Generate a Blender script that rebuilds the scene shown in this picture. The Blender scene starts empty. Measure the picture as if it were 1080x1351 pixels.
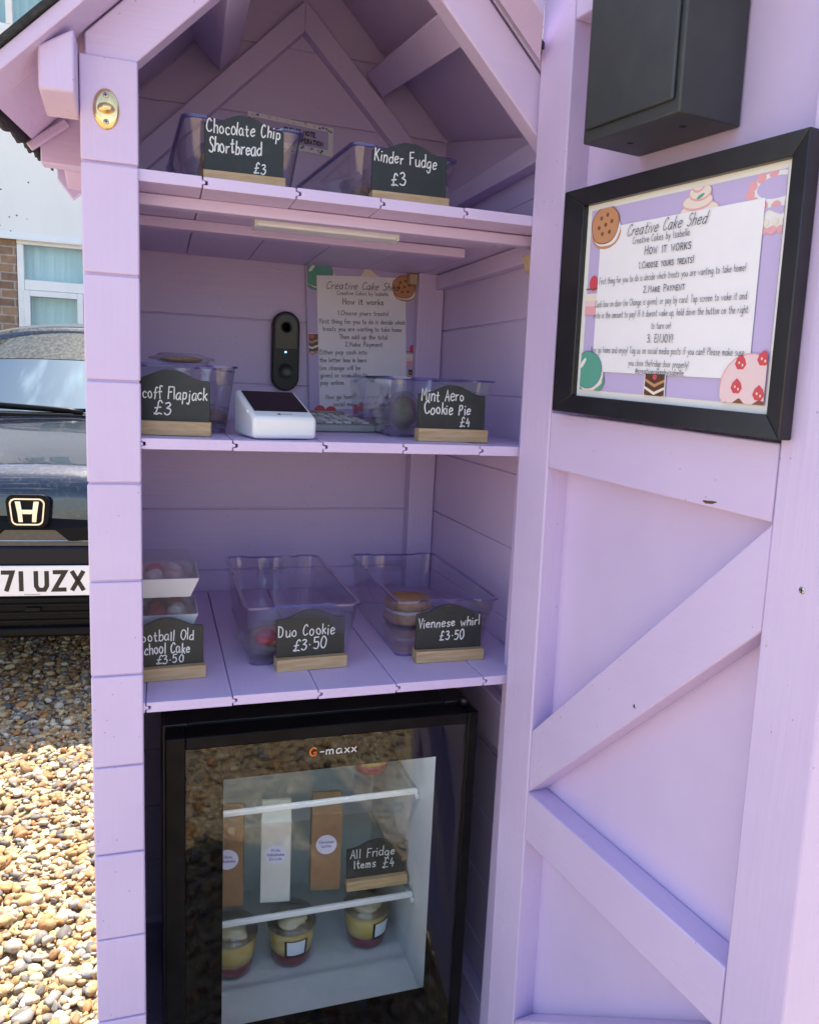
import bpy, bmesh, math, random
import numpy as np
from mathutils import Vector, Matrix

random.seed(7); rng = np.random.default_rng(11)
S = bpy.context.scene; COL = S.collection
PI = math.pi
ZC = 1.25                      # eye height above the gravel

# ------------------------------------------------------------------ camera
cam = bpy.data.cameras.new('camera'); camo = bpy.data.objects.new('camera', cam); COL.objects.link(camo)
FW = Vector((0.3080555, 0.9381075, -0.1582911)); RT = Vector((0.9513528, -0.3047099, 0.0456042)); DN = Vector((-0.0054513, -0.1646393, -0.9863388))
camo.matrix_world = Matrix(((RT.x, -DN.x, -FW.x, 0.08081), (RT.y, -DN.y, -FW.y, -1.02284), (RT.z, -DN.z, -FW.z, ZC), (0, 0, 0, 1)))
cam.sensor_fit = 'HORIZONTAL'; cam.sensor_width = 36.0; cam.lens = 1029.845 / 1080 * 36
cam.clip_start = .02; cam.clip_end = 600
S.camera = camo

# ------------------------------------------------------------------ light
SUN_EL, SUN_AZ = math.radians(67), math.radians(7)      # azimuth from +Y towards +X: behind the shed
w = bpy.data.worlds.new("World"); S.world = w; w.use_nodes = True
nt = w.node_tree; nt.nodes.clear(); N = nt.nodes.new; LK = nt.links.new
out = N('ShaderNodeOutputWorld'); bg = N('ShaderNodeBackground'); bg.inputs[1].default_value = .125
sky = N('ShaderNodeTexSky'); sky.sky_type = 'NISHITA'; sky.sun_disc = False
sky.sun_elevation = SUN_EL; sky.sun_rotation = SUN_AZ; sky.air_density = 1.0; sky.dust_density = 1.2; sky.ozone_density = 1.0
tc = N('ShaderNodeTexCoord'); no = N('ShaderNodeTexNoise'); no.inputs['Scale'].default_value = 10; no.inputs['Detail'].default_value = 8; no.inputs['Roughness'].default_value = .62
LK(tc.outputs['Generated'], no.inputs['Vector'])
cr = N('ShaderNodeValToRGB'); cr.color_ramp.elements[0].position = .56; cr.color_ramp.elements[1].position = .76
LK(no.outputs['Fac'], cr.inputs[0])
mx = N('ShaderNodeMix'); mx.data_type = 'RGBA'; mx.inputs[7].default_value = (13, 13.3, 13.8, 1)
LK(cr.outputs[0], mx.inputs[0]); LK(sky.outputs[0], mx.inputs[6]); LK(mx.outputs[2], bg.inputs[0]); LK(bg.outputs[0], out.inputs[0])
sl = bpy.data.lights.new('sun', 'SUN'); sl.energy = 4.5; sl.angle = math.radians(.5); sl.color = (1, .95, .87)
so = bpy.data.objects.new('sun', sl); COL.objects.link(so)
sd = Vector((math.sin(SUN_AZ) * math.cos(SUN_EL), math.cos(SUN_AZ) * math.cos(SUN_EL), math.sin(SUN_EL)))
so.rotation_euler = sd.to_track_quat('Z', 'Y').to_euler(); so.location = (0, 3, 8)
S.view_settings.view_transform = 'Standard'; S.view_settings.look = 'None'; S.view_settings.gamma = 1; S.view_settings.exposure = 1.56

# ------------------------------------------------------------------ materials
def mat(name, col, rough=.5, metal=0., spec=.5, coat=0.):
    m = bpy.data.materials.new(name); m.use_nodes = True; b = m.node_tree.nodes['Principled BSDF']
    b.inputs['Base Color'].default_value = (*col, 1); b.inputs['Roughness'].default_value = rough; b.inputs['Metallic'].default_value = metal
    b.inputs['Specular IOR Level'].default_value = spec; b.inputs['Coat Weight'].default_value = coat
    return m
def vary(m, c2, scale=(8, 8, 8), lo=.35, hi=.7, detail=4, bump=0., bscale=None, bdist=.002, rvar=0.):
    """second tone through noise, and bump, in object space"""
    nt = m.node_tree; b = nt.nodes['Principled BSDF']; N = nt.nodes.new; L = nt.links.new
    tc = N('ShaderNodeTexCoord'); mp = N('ShaderNodeMapping'); mp.inputs['Scale'].default_value = scale
    L(tc.outputs['Object'], mp.inputs[0])
    n = N('ShaderNodeTexNoise'); n.inputs['Scale'].default_value = 1; n.inputs['Detail'].default_value = detail; n.inputs['Roughness'].default_value = .6
    L(mp.outputs[0], n.inputs['Vector'])
    r = N('ShaderNodeValToRGB'); e = r.color_ramp.elements; e[0].position = lo; e[1].position = hi
    e[0].color = b.inputs['Base Color'].default_value; e[1].color = (*c2, 1)
    L(n.outputs['Fac'], r.inputs[0]); L(r.outputs[0], b.inputs['Base Color'])
    if rvar:
        ma = N('ShaderNodeMath'); ma.operation = 'MULTIPLY_ADD'; ma.inputs[1].default_value = rvar; ma.inputs[2].default_value = b.inputs['Roughness'].default_value - rvar / 2
        L(n.outputs['Fac'], ma.inputs[0]); L(ma.outputs[0], b.inputs['Roughness'])
    if bump:
        mp2 = N('ShaderNodeMapping'); mp2.inputs['Scale'].default_value = bscale or scale; L(tc.outputs['Object'], mp2.inputs[0])
        n2 = N('ShaderNodeTexNoise'); n2.inputs['Scale'].default_value = 1; n2.inputs['Detail'].default_value = 5; L(mp2.outputs[0], n2.inputs['Vector'])
        bp = N('ShaderNodeBump'); bp.inputs['Strength'].default_value = bump; bp.inputs['Distance'].default_value = bdist
        L(n2.outputs['Fac'], bp.inputs['Height']); L(bp.outputs[0], b.inputs['Normal'])
    return m
def specks(m, col, scale, thr):
    nt = m.node_tree; b = nt.nodes['Principled BSDF']; N = nt.nodes.new; L = nt.links.new
    src = b.inputs['Base Color'].links[0].from_socket
    tc = N('ShaderNodeTexCoord'); v = N('ShaderNodeTexVoronoi'); v.inputs['Scale'].default_value = scale; L(tc.outputs['Object'], v.inputs['Vector'])
    n = N('ShaderNodeTexNoise'); n.inputs['Scale'].default_value = scale * .12; L(tc.outputs['Object'], n.inputs['Vector'])
    a = N('ShaderNodeMath'); a.operation = 'LESS_THAN'; a.inputs[1].default_value = thr; L(v.outputs['Distance'], a.inputs[0])
    c = N('ShaderNodeMath'); c.operation = 'GREATER_THAN'; c.inputs[1].default_value = .56; L(n.outputs['Fac'], c.inputs[0])
    d = N('ShaderNodeMath'); d.operation = 'MULTIPLY'; L(a.outputs[0], d.inputs[0]); L(c.outputs[0], d.inputs[1])
    q = N('ShaderNodeMix'); q.data_type = 'RGBA'; q.inputs[7].default_value = (*col, 1); L(d.outputs[0], q.inputs[0]); L(src, q.inputs[6]); L(q.outputs[2], b.inputs['Base Color'])
LIL, LIL2 = (.60, .485, .735), (.645, .53, .77)
def lilac(name, g): return vary(mat(name, LIL, .42), LIL2, (7, 7, 7), .3, .72, 5, .32, g, .0017, .15)
PX, PY, PZ = lilac('lilac_paint_x', (6, 150, 150)), lilac('lilac_paint_y', (150, 6, 150)), lilac('lilac_paint_z', (150, 150, 6))
for _m in (PX, PY, PZ): specks(_m, (.40, .33, .48), 75, .085)
PPL = vary(mat('lilac_paint_panel', LIL, .42), LIL2, (7, 7, 7), .3, .72, 5, .22, (110, 110, 12), .0012, .15)
RAW = vary(mat('raw_timber', (.55, .42, .27), .7), (.42, .30, .17), (60, 60, 8))
PINE = vary(mat('pine', (.58, .41, .23), .6), (.44, .28, .13), (14, 160, 160), .35, .65, 3, .2)
SLATE = vary(mat('chalkboard_black', (.016, .018, .018), .5), (.034, .037, .037), (35, 35, 35), .45, .8, 5, rvar=.2)
CHALK = vary(mat('chalk_white', (.82, .82, .80), .9), (.5, .5, .5), (700, 700, 700), .45, .75, 2)
FELT = vary(mat('roof_felt', (.022, .022, .024), .9), (.05, .05, .05), (200, 200, 200), bump=.8)
BLACKP = vary(mat('black_painted_frame', (.010, .010, .012), .35), (.016, .016, .018), (40, 40, 40))
BOXP = vary(mat('black_powder_coat', (.036, .041, .042), .45), (.046, .051, .052), (20, 20, 20), bump=.3, bscale=(900, 900, 900), bdist=.0004)
FRIDGE = vary(mat('fridge_black', (.003, .003, .004), .42, 0, .12), (.008, .008, .009), (30, 30, 30), rvar=.1)
FGLOSS = mat('black_glass_border', (.002, .002, .003), .6, 0, 0.)
LINER = vary(mat('fridge_liner', (.66, .68, .70), .4), (.58, .60, .62), (9, 9, 9))
WPLAS = mat('white_plastic', (.78, .79, .80), .3)
UPVC = vary(mat('upvc_white', (.78, .79, .80), .35), (.72, .73, .74), (5, 5, 5))
SCREEN = mat('dark_screen', (.004, .004, .005), .12)
GREYP = mat('grey_plastic', (.30, .31, .30), .45); KEYS = mat('pale_keys', (.55, .55, .54), .5); LCD = mat('lcd', (.16, .18, .15), .25)
BRASS = vary(mat('brass', (.80, .58, .26), .22, 1.0), (.86, .70, .42), (60, 60, 60), rvar=.15)
STEEL = mat('steel', (.60, .60, .60), .3, 1.0); CHROME = mat('chrome', (.85, .85, .86), .08, 1.0)
PAPER = vary(mat('paper', (.86, .85, .89), .55), (.82, .81, .85), (12, 12, 12)); MATB = mat('mount_board', (.80, .79, .76), .7)
PLIL = mat('poster_lilac', (.52, .435, .70), .55); INK = mat('ink', (.03, .028, .035), .6); PINK2 = mat('print_pink', (.78, .38, .42), .55); PINKL = mat('print_pale_pink', (.80, .60, .62), .55)
COOK = mat('print_cookie', (.55, .27, .13), .55); COOKD = mat('print_chip', (.22, .08, .045), .55); CREAM = mat('print_cream', (.80, .72, .62), .55); MINT = mat('print_green', (.10, .36, .27), .55); RED = mat('print_red', (.62, .07, .09), .55)
WHT = mat('print_white', (.80, .80, .80), .6); BLUEINK = mat('print_blue_violet', (.16, .12, .42), .6)
LABELL = mat('label_lilac_white', (.70, .68, .82), .5)
KRAFT = vary(mat('kraft_card', (.30, .17, .09), .6), (.25, .14, .07), (25, 25, 25)); WCARD = vary(mat('milk_white_bottle', (.68, .68, .63), .4), (.60, .60, .56), (20, 20, 20))
YEL = vary(mat('custard', (.78, .46, .06), .5), (.70, .55, .22), (60, 60, 60)); BERRY = vary(mat('berry_compote', (.20, .01, .03), .3), (.32, .03, .05), (90, 90, 90))
BISC = vary(mat('biscuit', (.60, .38, .17), .7), (.46, .25, .09), (90, 90, 90), bump=.6, bscale=(240, 240, 240)); CHOC = vary(mat('chocolate', (.07, .03, .018), .45), (.14, .06, .03), (90, 90, 90)); GRNB = vary(mat('mint_bake', (.16, .26, .10), .6), (.30, .22, .10), (80, 80, 80))
WBOX = vary(mat('white_card_box', (.74, .74, .77), .5), (.68, .68, .72), (10, 10, 10))
ORANGE = mat('orange_print', (.75, .16, .02), .5); LED = mat('blue_led', (.1, .4, .9)); LED.node_tree.nodes['Principled BSDF'].inputs['Emission Color'].default_value = (.2, .6, 1, 1); LED.node_tree.nodes['Principled BSDF'].inputs['Emission Strength'].default_value = 2.5
TYRE = mat('tyre_rubber', (.012, .012, .012), .85)
CARP = vary(mat('car_paint_navy', (.006, .010, .024), .16, .0, .5, 1.0), (.07, .07, .068), (70, 70, 70), .52, .86, 8, rvar=.3)
CARB = mat('car_black_trim', (.004, .004, .005), .42, 0, .15); CARN = mat('car_paint_clean', (.003, .006, .015), .25, 0, .22, .12); CARG = mat('car_grille', (.003, .003, .004), .45, 0, .15)
CGLASS = vary(mat('car_glass', (.008, .012, .014), .04, 0, .8), (.03, .033, .03), (50, 50, 50), .6, .9, 8); CGLASS.node_tree.nodes['Principled BSDF'].inputs['IOR'].default_value = 2.15; CGLASS.node_tree.nodes['Principled BSDF'].inputs['Specular Tint'].default_value = (.62, .85, 1, 1)
PLATEW = mat('plate_white', (.80, .80, .79), .35); PBLACK = mat('plate_black', (.01, .01, .01), .4)

def clear(name, tint, refl=1.0, dif=0., difc=(.5, .45, .7)):
    m = bpy.data.materials.new(name); m.use_nodes = True; nt = m.node_tree; nt.nodes.clear(); N = nt.nodes.new; L = nt.links.new
    o = N('ShaderNodeOutputMaterial'); t = N('ShaderNodeBsdfTransparent'); t.inputs[0].default_value = (*tint, 1)
    g = N('ShaderNodeBsdfGlossy'); g.inputs['Roughness'].default_value = .03
    f = N('ShaderNodeLayerWeight'); f.inputs[0].default_value = .5
    pw = N('ShaderNodeMath'); pw.operation = 'POWER'; pw.inputs[1].default_value = 4.5; L(f.outputs['Facing'], pw.inputs[0])
    mu = N('ShaderNodeMath'); mu.operation = 'MULTIPLY_ADD'; mu.inputs[1].default_value = .8 * refl; mu.inputs[2].default_value = .042 * refl; mu.use_clamp = True; L(pw.outputs[0], mu.inputs[0])
    a = t
    if dif:
        d = N('ShaderNodeBsdfDiffuse'); d.inputs[0].default_value = (*difc, 1); q = N('ShaderNodeMixShader'); q.inputs[0].default_value = dif
        L(t.outputs[0], q.inputs[1]); L(d.outputs[0], q.inputs[2]); a = q
    x = N('ShaderNodeMixShader'); L(mu.outputs[0], x.inputs[0]); L(a.outputs[0], x.inputs[1]); L(g.outputs[0], x.inputs[2]); L(x.outputs[0], o.inputs[0])
    return m
BIN = clear('clear_plastic', (.980, .976, .992), 1.4, .004, (.7, .7, .8)); BINE = clear('clear_plastic_edge', (.58, .55, .88), 2.2, .10, (.30, .27, .62)); PANE = clear('window_pane', (.93, .96, .95), 1.0)
BAG = clear('clear_bag', (.95, .95, .96), 1.6, .05, (.8, .8, .8)); JARG = clear('jar_glass', (.94, .95, .95), 1.3, .02)
BAGN = BAG.node_tree
_n = BAGN.nodes.new('ShaderNodeTexNoise'); _n.inputs['Scale'].default_value = 45; _n.inputs['Detail'].default_value = 3
_b = BAGN.nodes.new('ShaderNodeBump'); _b.inputs['Strength'].default_value = 1; _b.inputs['Distance'].default_value = .01
BAGN.links.new(_n.outputs['Fac'], _b.inputs['Height'])
for _x in BAGN.nodes:
    if _x.type in ('BSDF_GLOSSY', 'LAYER_WEIGHT'): BAGN.links.new(_b.outputs[0], _x.inputs['Normal'])

def brick_mat():
    m = mat('brick_wall', (.3, .2, .13), .85); nt = m.node_tree; b = nt.nodes['Principled BSDF']; N = nt.nodes.new; L = nt.links.new
    tc = N('ShaderNodeTexCoord'); mp = N('ShaderNodeMapping'); mp.inputs['Rotation'].default_value = (PI / 2, 0, 0); L(tc.outputs['Object'], mp.inputs[0])
    k = N('ShaderNodeTexBrick'); k.inputs['Scale'].default_value = 1; k.inputs['Brick Width'].default_value = .225; k.inputs['Row Height'].default_value = .075; k.inputs['Mortar Size'].default_value = .007
    k.inputs['Color1'].default_value = (.30, .19, .12, 1); k.inputs['Color2'].default_value = (.20, .12, .085, 1); k.inputs['Mortar'].default_value = (.34, .31, .27, 1); L(mp.outputs[0], k.inputs[0])
    n = N('ShaderNodeTexNoise'); n.inputs['Scale'].default_value = 14; L(tc.outputs['Object'], n.inputs['Vector'])
    q = N('ShaderNodeMix'); q.data_type = 'RGBA'; q.blend_type = 'OVERLAY'; q.inputs[0].default_value = .5; L(k.outputs['Color'], q.inputs[6]); L(n.outputs['Fac'], q.inputs[7]); L(q.outputs[2], b.inputs['Base Color'])
    bp = N('ShaderNodeBump'); bp.inputs['Strength'].default_value = .6; bp.inputs['Distance'].default_value = .01; bp.invert = True; L(k.outputs['Fac'], bp.inputs['Height']); L(bp.outputs[0], b.inputs['Normal'])
    return m
BRICK = brick_mat()
RENDERW = vary(mat('white_render', (.74, .77, .78), .75), (.62, .65, .66), (1.2, 1.2, .35), .4, .8, 6, .3, (80, 80, 80), .003)
specks(RENDERW, (.12, .12, .12), 16, .13)
WGLASS = mat('house_window_glass', (.22, .40, .47), .06, 0, .8)
BLIND = vary(mat('vertical_blinds', (.56, .76, .84), .6), (.46, .67, .78), (22, 1, 1), .4, .6, 1)
TILE = vary(mat('roof_tiles', (.16, .09, .07), .85), (.10, .07, .06), (30, 30, 30), bump=.5)
def island_mat(name, cols, rough=.7):
    m = mat(name, cols[0], rough); nt = m.node_tree; b = nt.nodes['Principled BSDF']; N = nt.nodes.new; L = nt.links.new
    g = N('ShaderNodeNewGeometry'); r = N('ShaderNodeValToRGB'); r.color_ramp.interpolation = 'CONSTANT'
    e = r.color_ramp.elements
    while len(e) < len(cols): e.new(.5)
    for i, c in enumerate(cols): e[i].position = i / len(cols); e[i].color = (*c, 1)
    L(g.outputs['Random Per Island'], r.inputs[0])
    tc = N('ShaderNodeTexCoord'); n = N('ShaderNodeTexNoise'); n.inputs['Scale'].default_value = 90; n.inputs['Detail'].default_value = 5; L(tc.outputs['Object'], n.inputs['Vector'])
    q = N('ShaderNodeMix'); q.data_type = 'RGBA'; q.blend_type = 'OVERLAY'; q.inputs[0].default_value = .55; L(r.outputs[0], q.inputs[6]); L(n.outputs['Fac'], q.inputs[7]); L(q.outputs[2], b.inputs['Base Color'])
    bp = N('ShaderNodeBump'); bp.inputs['Strength'].default_value = .35; bp.inputs['Distance'].default_value = .004; L(n.outputs['Fac'], bp.inputs['Height']); L(bp.outputs[0], b.inputs['Normal'])
    return m
PEB = island_mat('pebbles', [(0.342, 0.211, 0.084), (0.437, 0.324, 0.172), (0.257, 0.135, 0.055), (0.513, 0.423, 0.286), (0.180, 0.153, 0.126), (0.380, 0.243, 0.109), (0.380, 0.171, 0.059), (0.475, 0.347, 0.176), (0.123, 0.104, 0.084), (0.361, 0.297, 0.210), (0.494, 0.369, 0.185), (0.285, 0.180, 0.097), (0.551, 0.477, 0.370), (0.228, 0.207, 0.185), (0.418, 0.279, 0.113)])
GRAV = vary(mat('gravel_bed', (.24, .175, .10), .95), (.50, .38, .24), (45, 45, 45), .38, .62, 6, 1.0, (40, 40, 40), .03)

# ------------------------------------------------------------------ mesh helpers
ROOT = {}
class MB:
    """collects shapes into one mesh; each shape may have its own material slot"""
    def __init__(s): s.bm = bmesh.new(); s.mats = []
    def mi(s, m):
        if m is None: return 0
        if m not in s.mats: s.mats.append(m)
        return s.mats.index(m)
    def hexa(s, P, m=None, bev=0., seg=2):
        """P: 8 corners, bottom ring then top ring"""
        v = [s.bm.verts.new(p) for p in P]; i = s.mi(m)
        F = [(3, 2, 1, 0), (4, 5, 6, 7), (0, 1, 5, 4), (1, 2, 6, 5), (2, 3, 7, 6), (3, 0, 4, 7)]
        fs = [s.bm.faces.new([v[k] for k in f]) for f in F]
        for f in fs: f.material_index = i
        s._bev(fs, bev, seg, i); return s
    def _bev(s, fs, bev, seg, i):
        bmesh.ops.recalc_face_normals(s.bm, faces=fs)
        if bev > 0:
            es = list({e for f in fs for e in f.edges})
            r = bmesh.ops.bevel(s.bm, geom=es, offset=bev, segments=seg, affect='EDGES', profile=.5, clamp_overlap=True)
            for f in r['faces']: f.material_index = i; f.smooth = True
    def box(s, x0, x1, y0, y1, z0, z1, m=None, bev=0., seg=2):
        return s.hexa([(x0, y0, z0), (x1, y0, z0), (x1, y1, z0), (x0, y1, z0), (x0, y0, z1), (x1, y0, z1), (x1, y1, z1), (x0, y1, z1)], m, bev, seg)
    def prism(s, pts, off, m=None, bev=0., seg=2):
        """closed polygon of 3D points extruded by off"""
        off = Vector(off); i = s.mi(m); a = [s.bm.verts.new(p) for p in pts]; b = [s.bm.verts.new(Vector(p) + off) for p in pts]; n = len(a)
        fs = [s.bm.faces.new(a), s.bm.faces.new(b[::-1])] + [s.bm.faces.new((a[k], b[k], b[(k + 1) % n], a[(k + 1) % n])) for k in range(n)]
        for f in fs: f.material_index = i
        s._bev(fs, bev, seg, i); return s
    def poly(s, pts, m=None):
        f = s.bm.faces.new([s.bm.verts.new(p) for p in pts]); f.material_index = s.mi(m); return s
    def lathe(s, prof, c, m=None, n=28, axis='z', sx=1., sy=1., smooth=True):
        i = s.mi(m); rings = []
        for r, h in prof:
            ring = []
            for k in range(n):
                a = 2 * PI * k / n; x, y = r * math.cos(a) * sx, r * math.sin(a) * sy
                p = (x, y, h) if axis == 'z' else ((x, -h, y) if axis == 'y' else (h, x, y))
                ring.append(s.bm.verts.new(Vector(c) + Vector(p)))
            rings.append(ring)
        fs = []
        for a, b in zip(rings, rings[1:]):
            for k in range(n): fs.append(s.bm.faces.new((a[k], a[(k + 1) % n], b[(k + 1) % n], b[k])))
        for r0, ring in ((prof[0], rings[0]), (prof[-1], rings[-1])):
            if r0[0] > 1e-6 : fs.append(s.bm.faces.new(ring))
        for f in fs: f.material_index = i; f.smooth = smooth
        bmesh.ops.recalc_face_normals(s.bm, faces=fs); return s
    def loft(s, rings, m=None, cap=True, closed=True, smooth=True):
        i = s.mi(m); R = [[s.bm.verts.new(p) for p in r] for r in rings]; fs = []
        for a, b in zip(R, R[1:]):
            n = len(a)
            for k in range(n if closed else n - 1): fs.append(s.bm.faces.new((a[k], a[(k + 1) % n], b[(k + 1) % n], b[k])))
        if cap: fs += [s.bm.faces.new(R[0]), s.bm.faces.new(R[-1])]
        for f in fs: f.material_index = i; f.smooth = smooth
        bmesh.ops.recalc_face_normals(s.bm, faces=fs); return s
    def tube(s, pts, r, m=None, n=8):
        pts = [Vector(p) for p in pts]; rings = []
        for k, p in enumerate(pts):
            t = (pts[min(k + 1, len(pts) - 1)] - pts[max(k - 1, 0)]).normalized(); u = t.cross(Vector((.31, .2, .93))).normalized(); v = t.cross(u)
            rings.append([p + (u * math.cos(2 * PI * j / n) + v * math.sin(2 * PI * j / n)) * r for j in range(n)])
        return s.loft(rings, m)
    def blob(s, c, r, m=None, sub=2, amp=.15, seed=0):
        """lumpy ellipsoid"""
        i = s.mi(m); g = bmesh.ops.create_icosphere(s.bm, subdivisions=sub, radius=1); rr = random.Random(seed); ph = [rr.uniform(0, 6) for _ in range(6)]
        for v in g['verts']:
            d = 1 + amp * (math.sin(3 * v.co.x + ph[0]) * math.sin(4 * v.co.y + ph[1]) + .6 * math.sin(7 * v.co.z + ph[2] + 3 * v.co.x) + .4 * math.sin(9 * v.co.y + ph[3]))
            v.co = Vector(c) + Vector((v.co.x * r[0] * d, v.co.y * r[1] * d, v.co.z * r[2] * d))
        for f in {f for v in g['verts'] for f in v.link_faces}: f.material_index = i; f.smooth = True
        return s
    def ribbon(s, pts2, hw, fmap, m=None):
        """flat pen stroke: 2D polyline with mitred joins, mapped to space by fmap(u, v)"""
        P = [Vector(p) for p in pts2]; P = [p for k, p in enumerate(P) if k == 0 or (p - P[k - 1]).length > 1e-7]
        if len(P) < 2: return s
        L, Rr = [], []
        for k, p in enumerate(P):
            a = (P[k] - P[k - 1]).normalized() if k else (P[1] - P[0]).normalized(); b = (P[k + 1] - P[k]).normalized() if k < len(P) - 1 else a
            n1, n2 = Vector((-a.y, a.x)), Vector((-b.y, b.x)); n = n1 + n2
            n = n1 if n.length < .3 else n.normalized(); sc = 1 / max(.5, n.dot(n1))
            e = a * (-hw * .6) if k == 0 else (b * (hw * .6) if k == len(P) - 1 else Vector((0, 0)))
            L.append(p + e + n * hw * sc); Rr.append(p + e - n * hw * sc)
        i = s.mi(m); vl = [s.bm.verts.new(fmap(*q)) for q in L]; vr = [s.bm.verts.new(fmap(*q)) for q in Rr]
        for k in range(len(P) - 1):
            f = s.bm.faces.new((vr[k], vr[k + 1], vl[k + 1], vl[k])); f.material_index = i
        return s
    def xf(s, M): s.bm.transform(M); return s
    def build(s, name, material=None, parent=None, smooth_angle=None):
        me = bpy.data.meshes.new(name)
        if parent is not None: s.bm.transform(Matrix.Translation(-ROOT[parent.name]))
        s.bm.to_mesh(me); s.bm.free()
        if material is not None and not s.mats: s.mats = [material]
        for m in s.mats: me.materials.append(m)
        o = bpy.data.objects.new(name, me); COL.objects.link(o)
        if parent is not None: o.parent = parent; ROOT[o.name] = ROOT[parent.name]
        else: ROOT[o.name] = Vector((0, 0, 0))
        return o
def tag(o, label=None, cat=None, group=None, kind=None):
    if label: o['label'] = label
    if cat: o['category'] = cat
    if group: o['group'] = group
    if kind: o['kind'] = kind
    return o
def thing(name, loc, label, cat, group=None):
    o = bpy.data.objects.new(name, None); COL.objects.link(o); o.location = loc; o.empty_display_size = .05; ROOT[o.name] = Vector(loc)
    return tag(o, label, cat, group)
def Zr(z): return z + ZC

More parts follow.
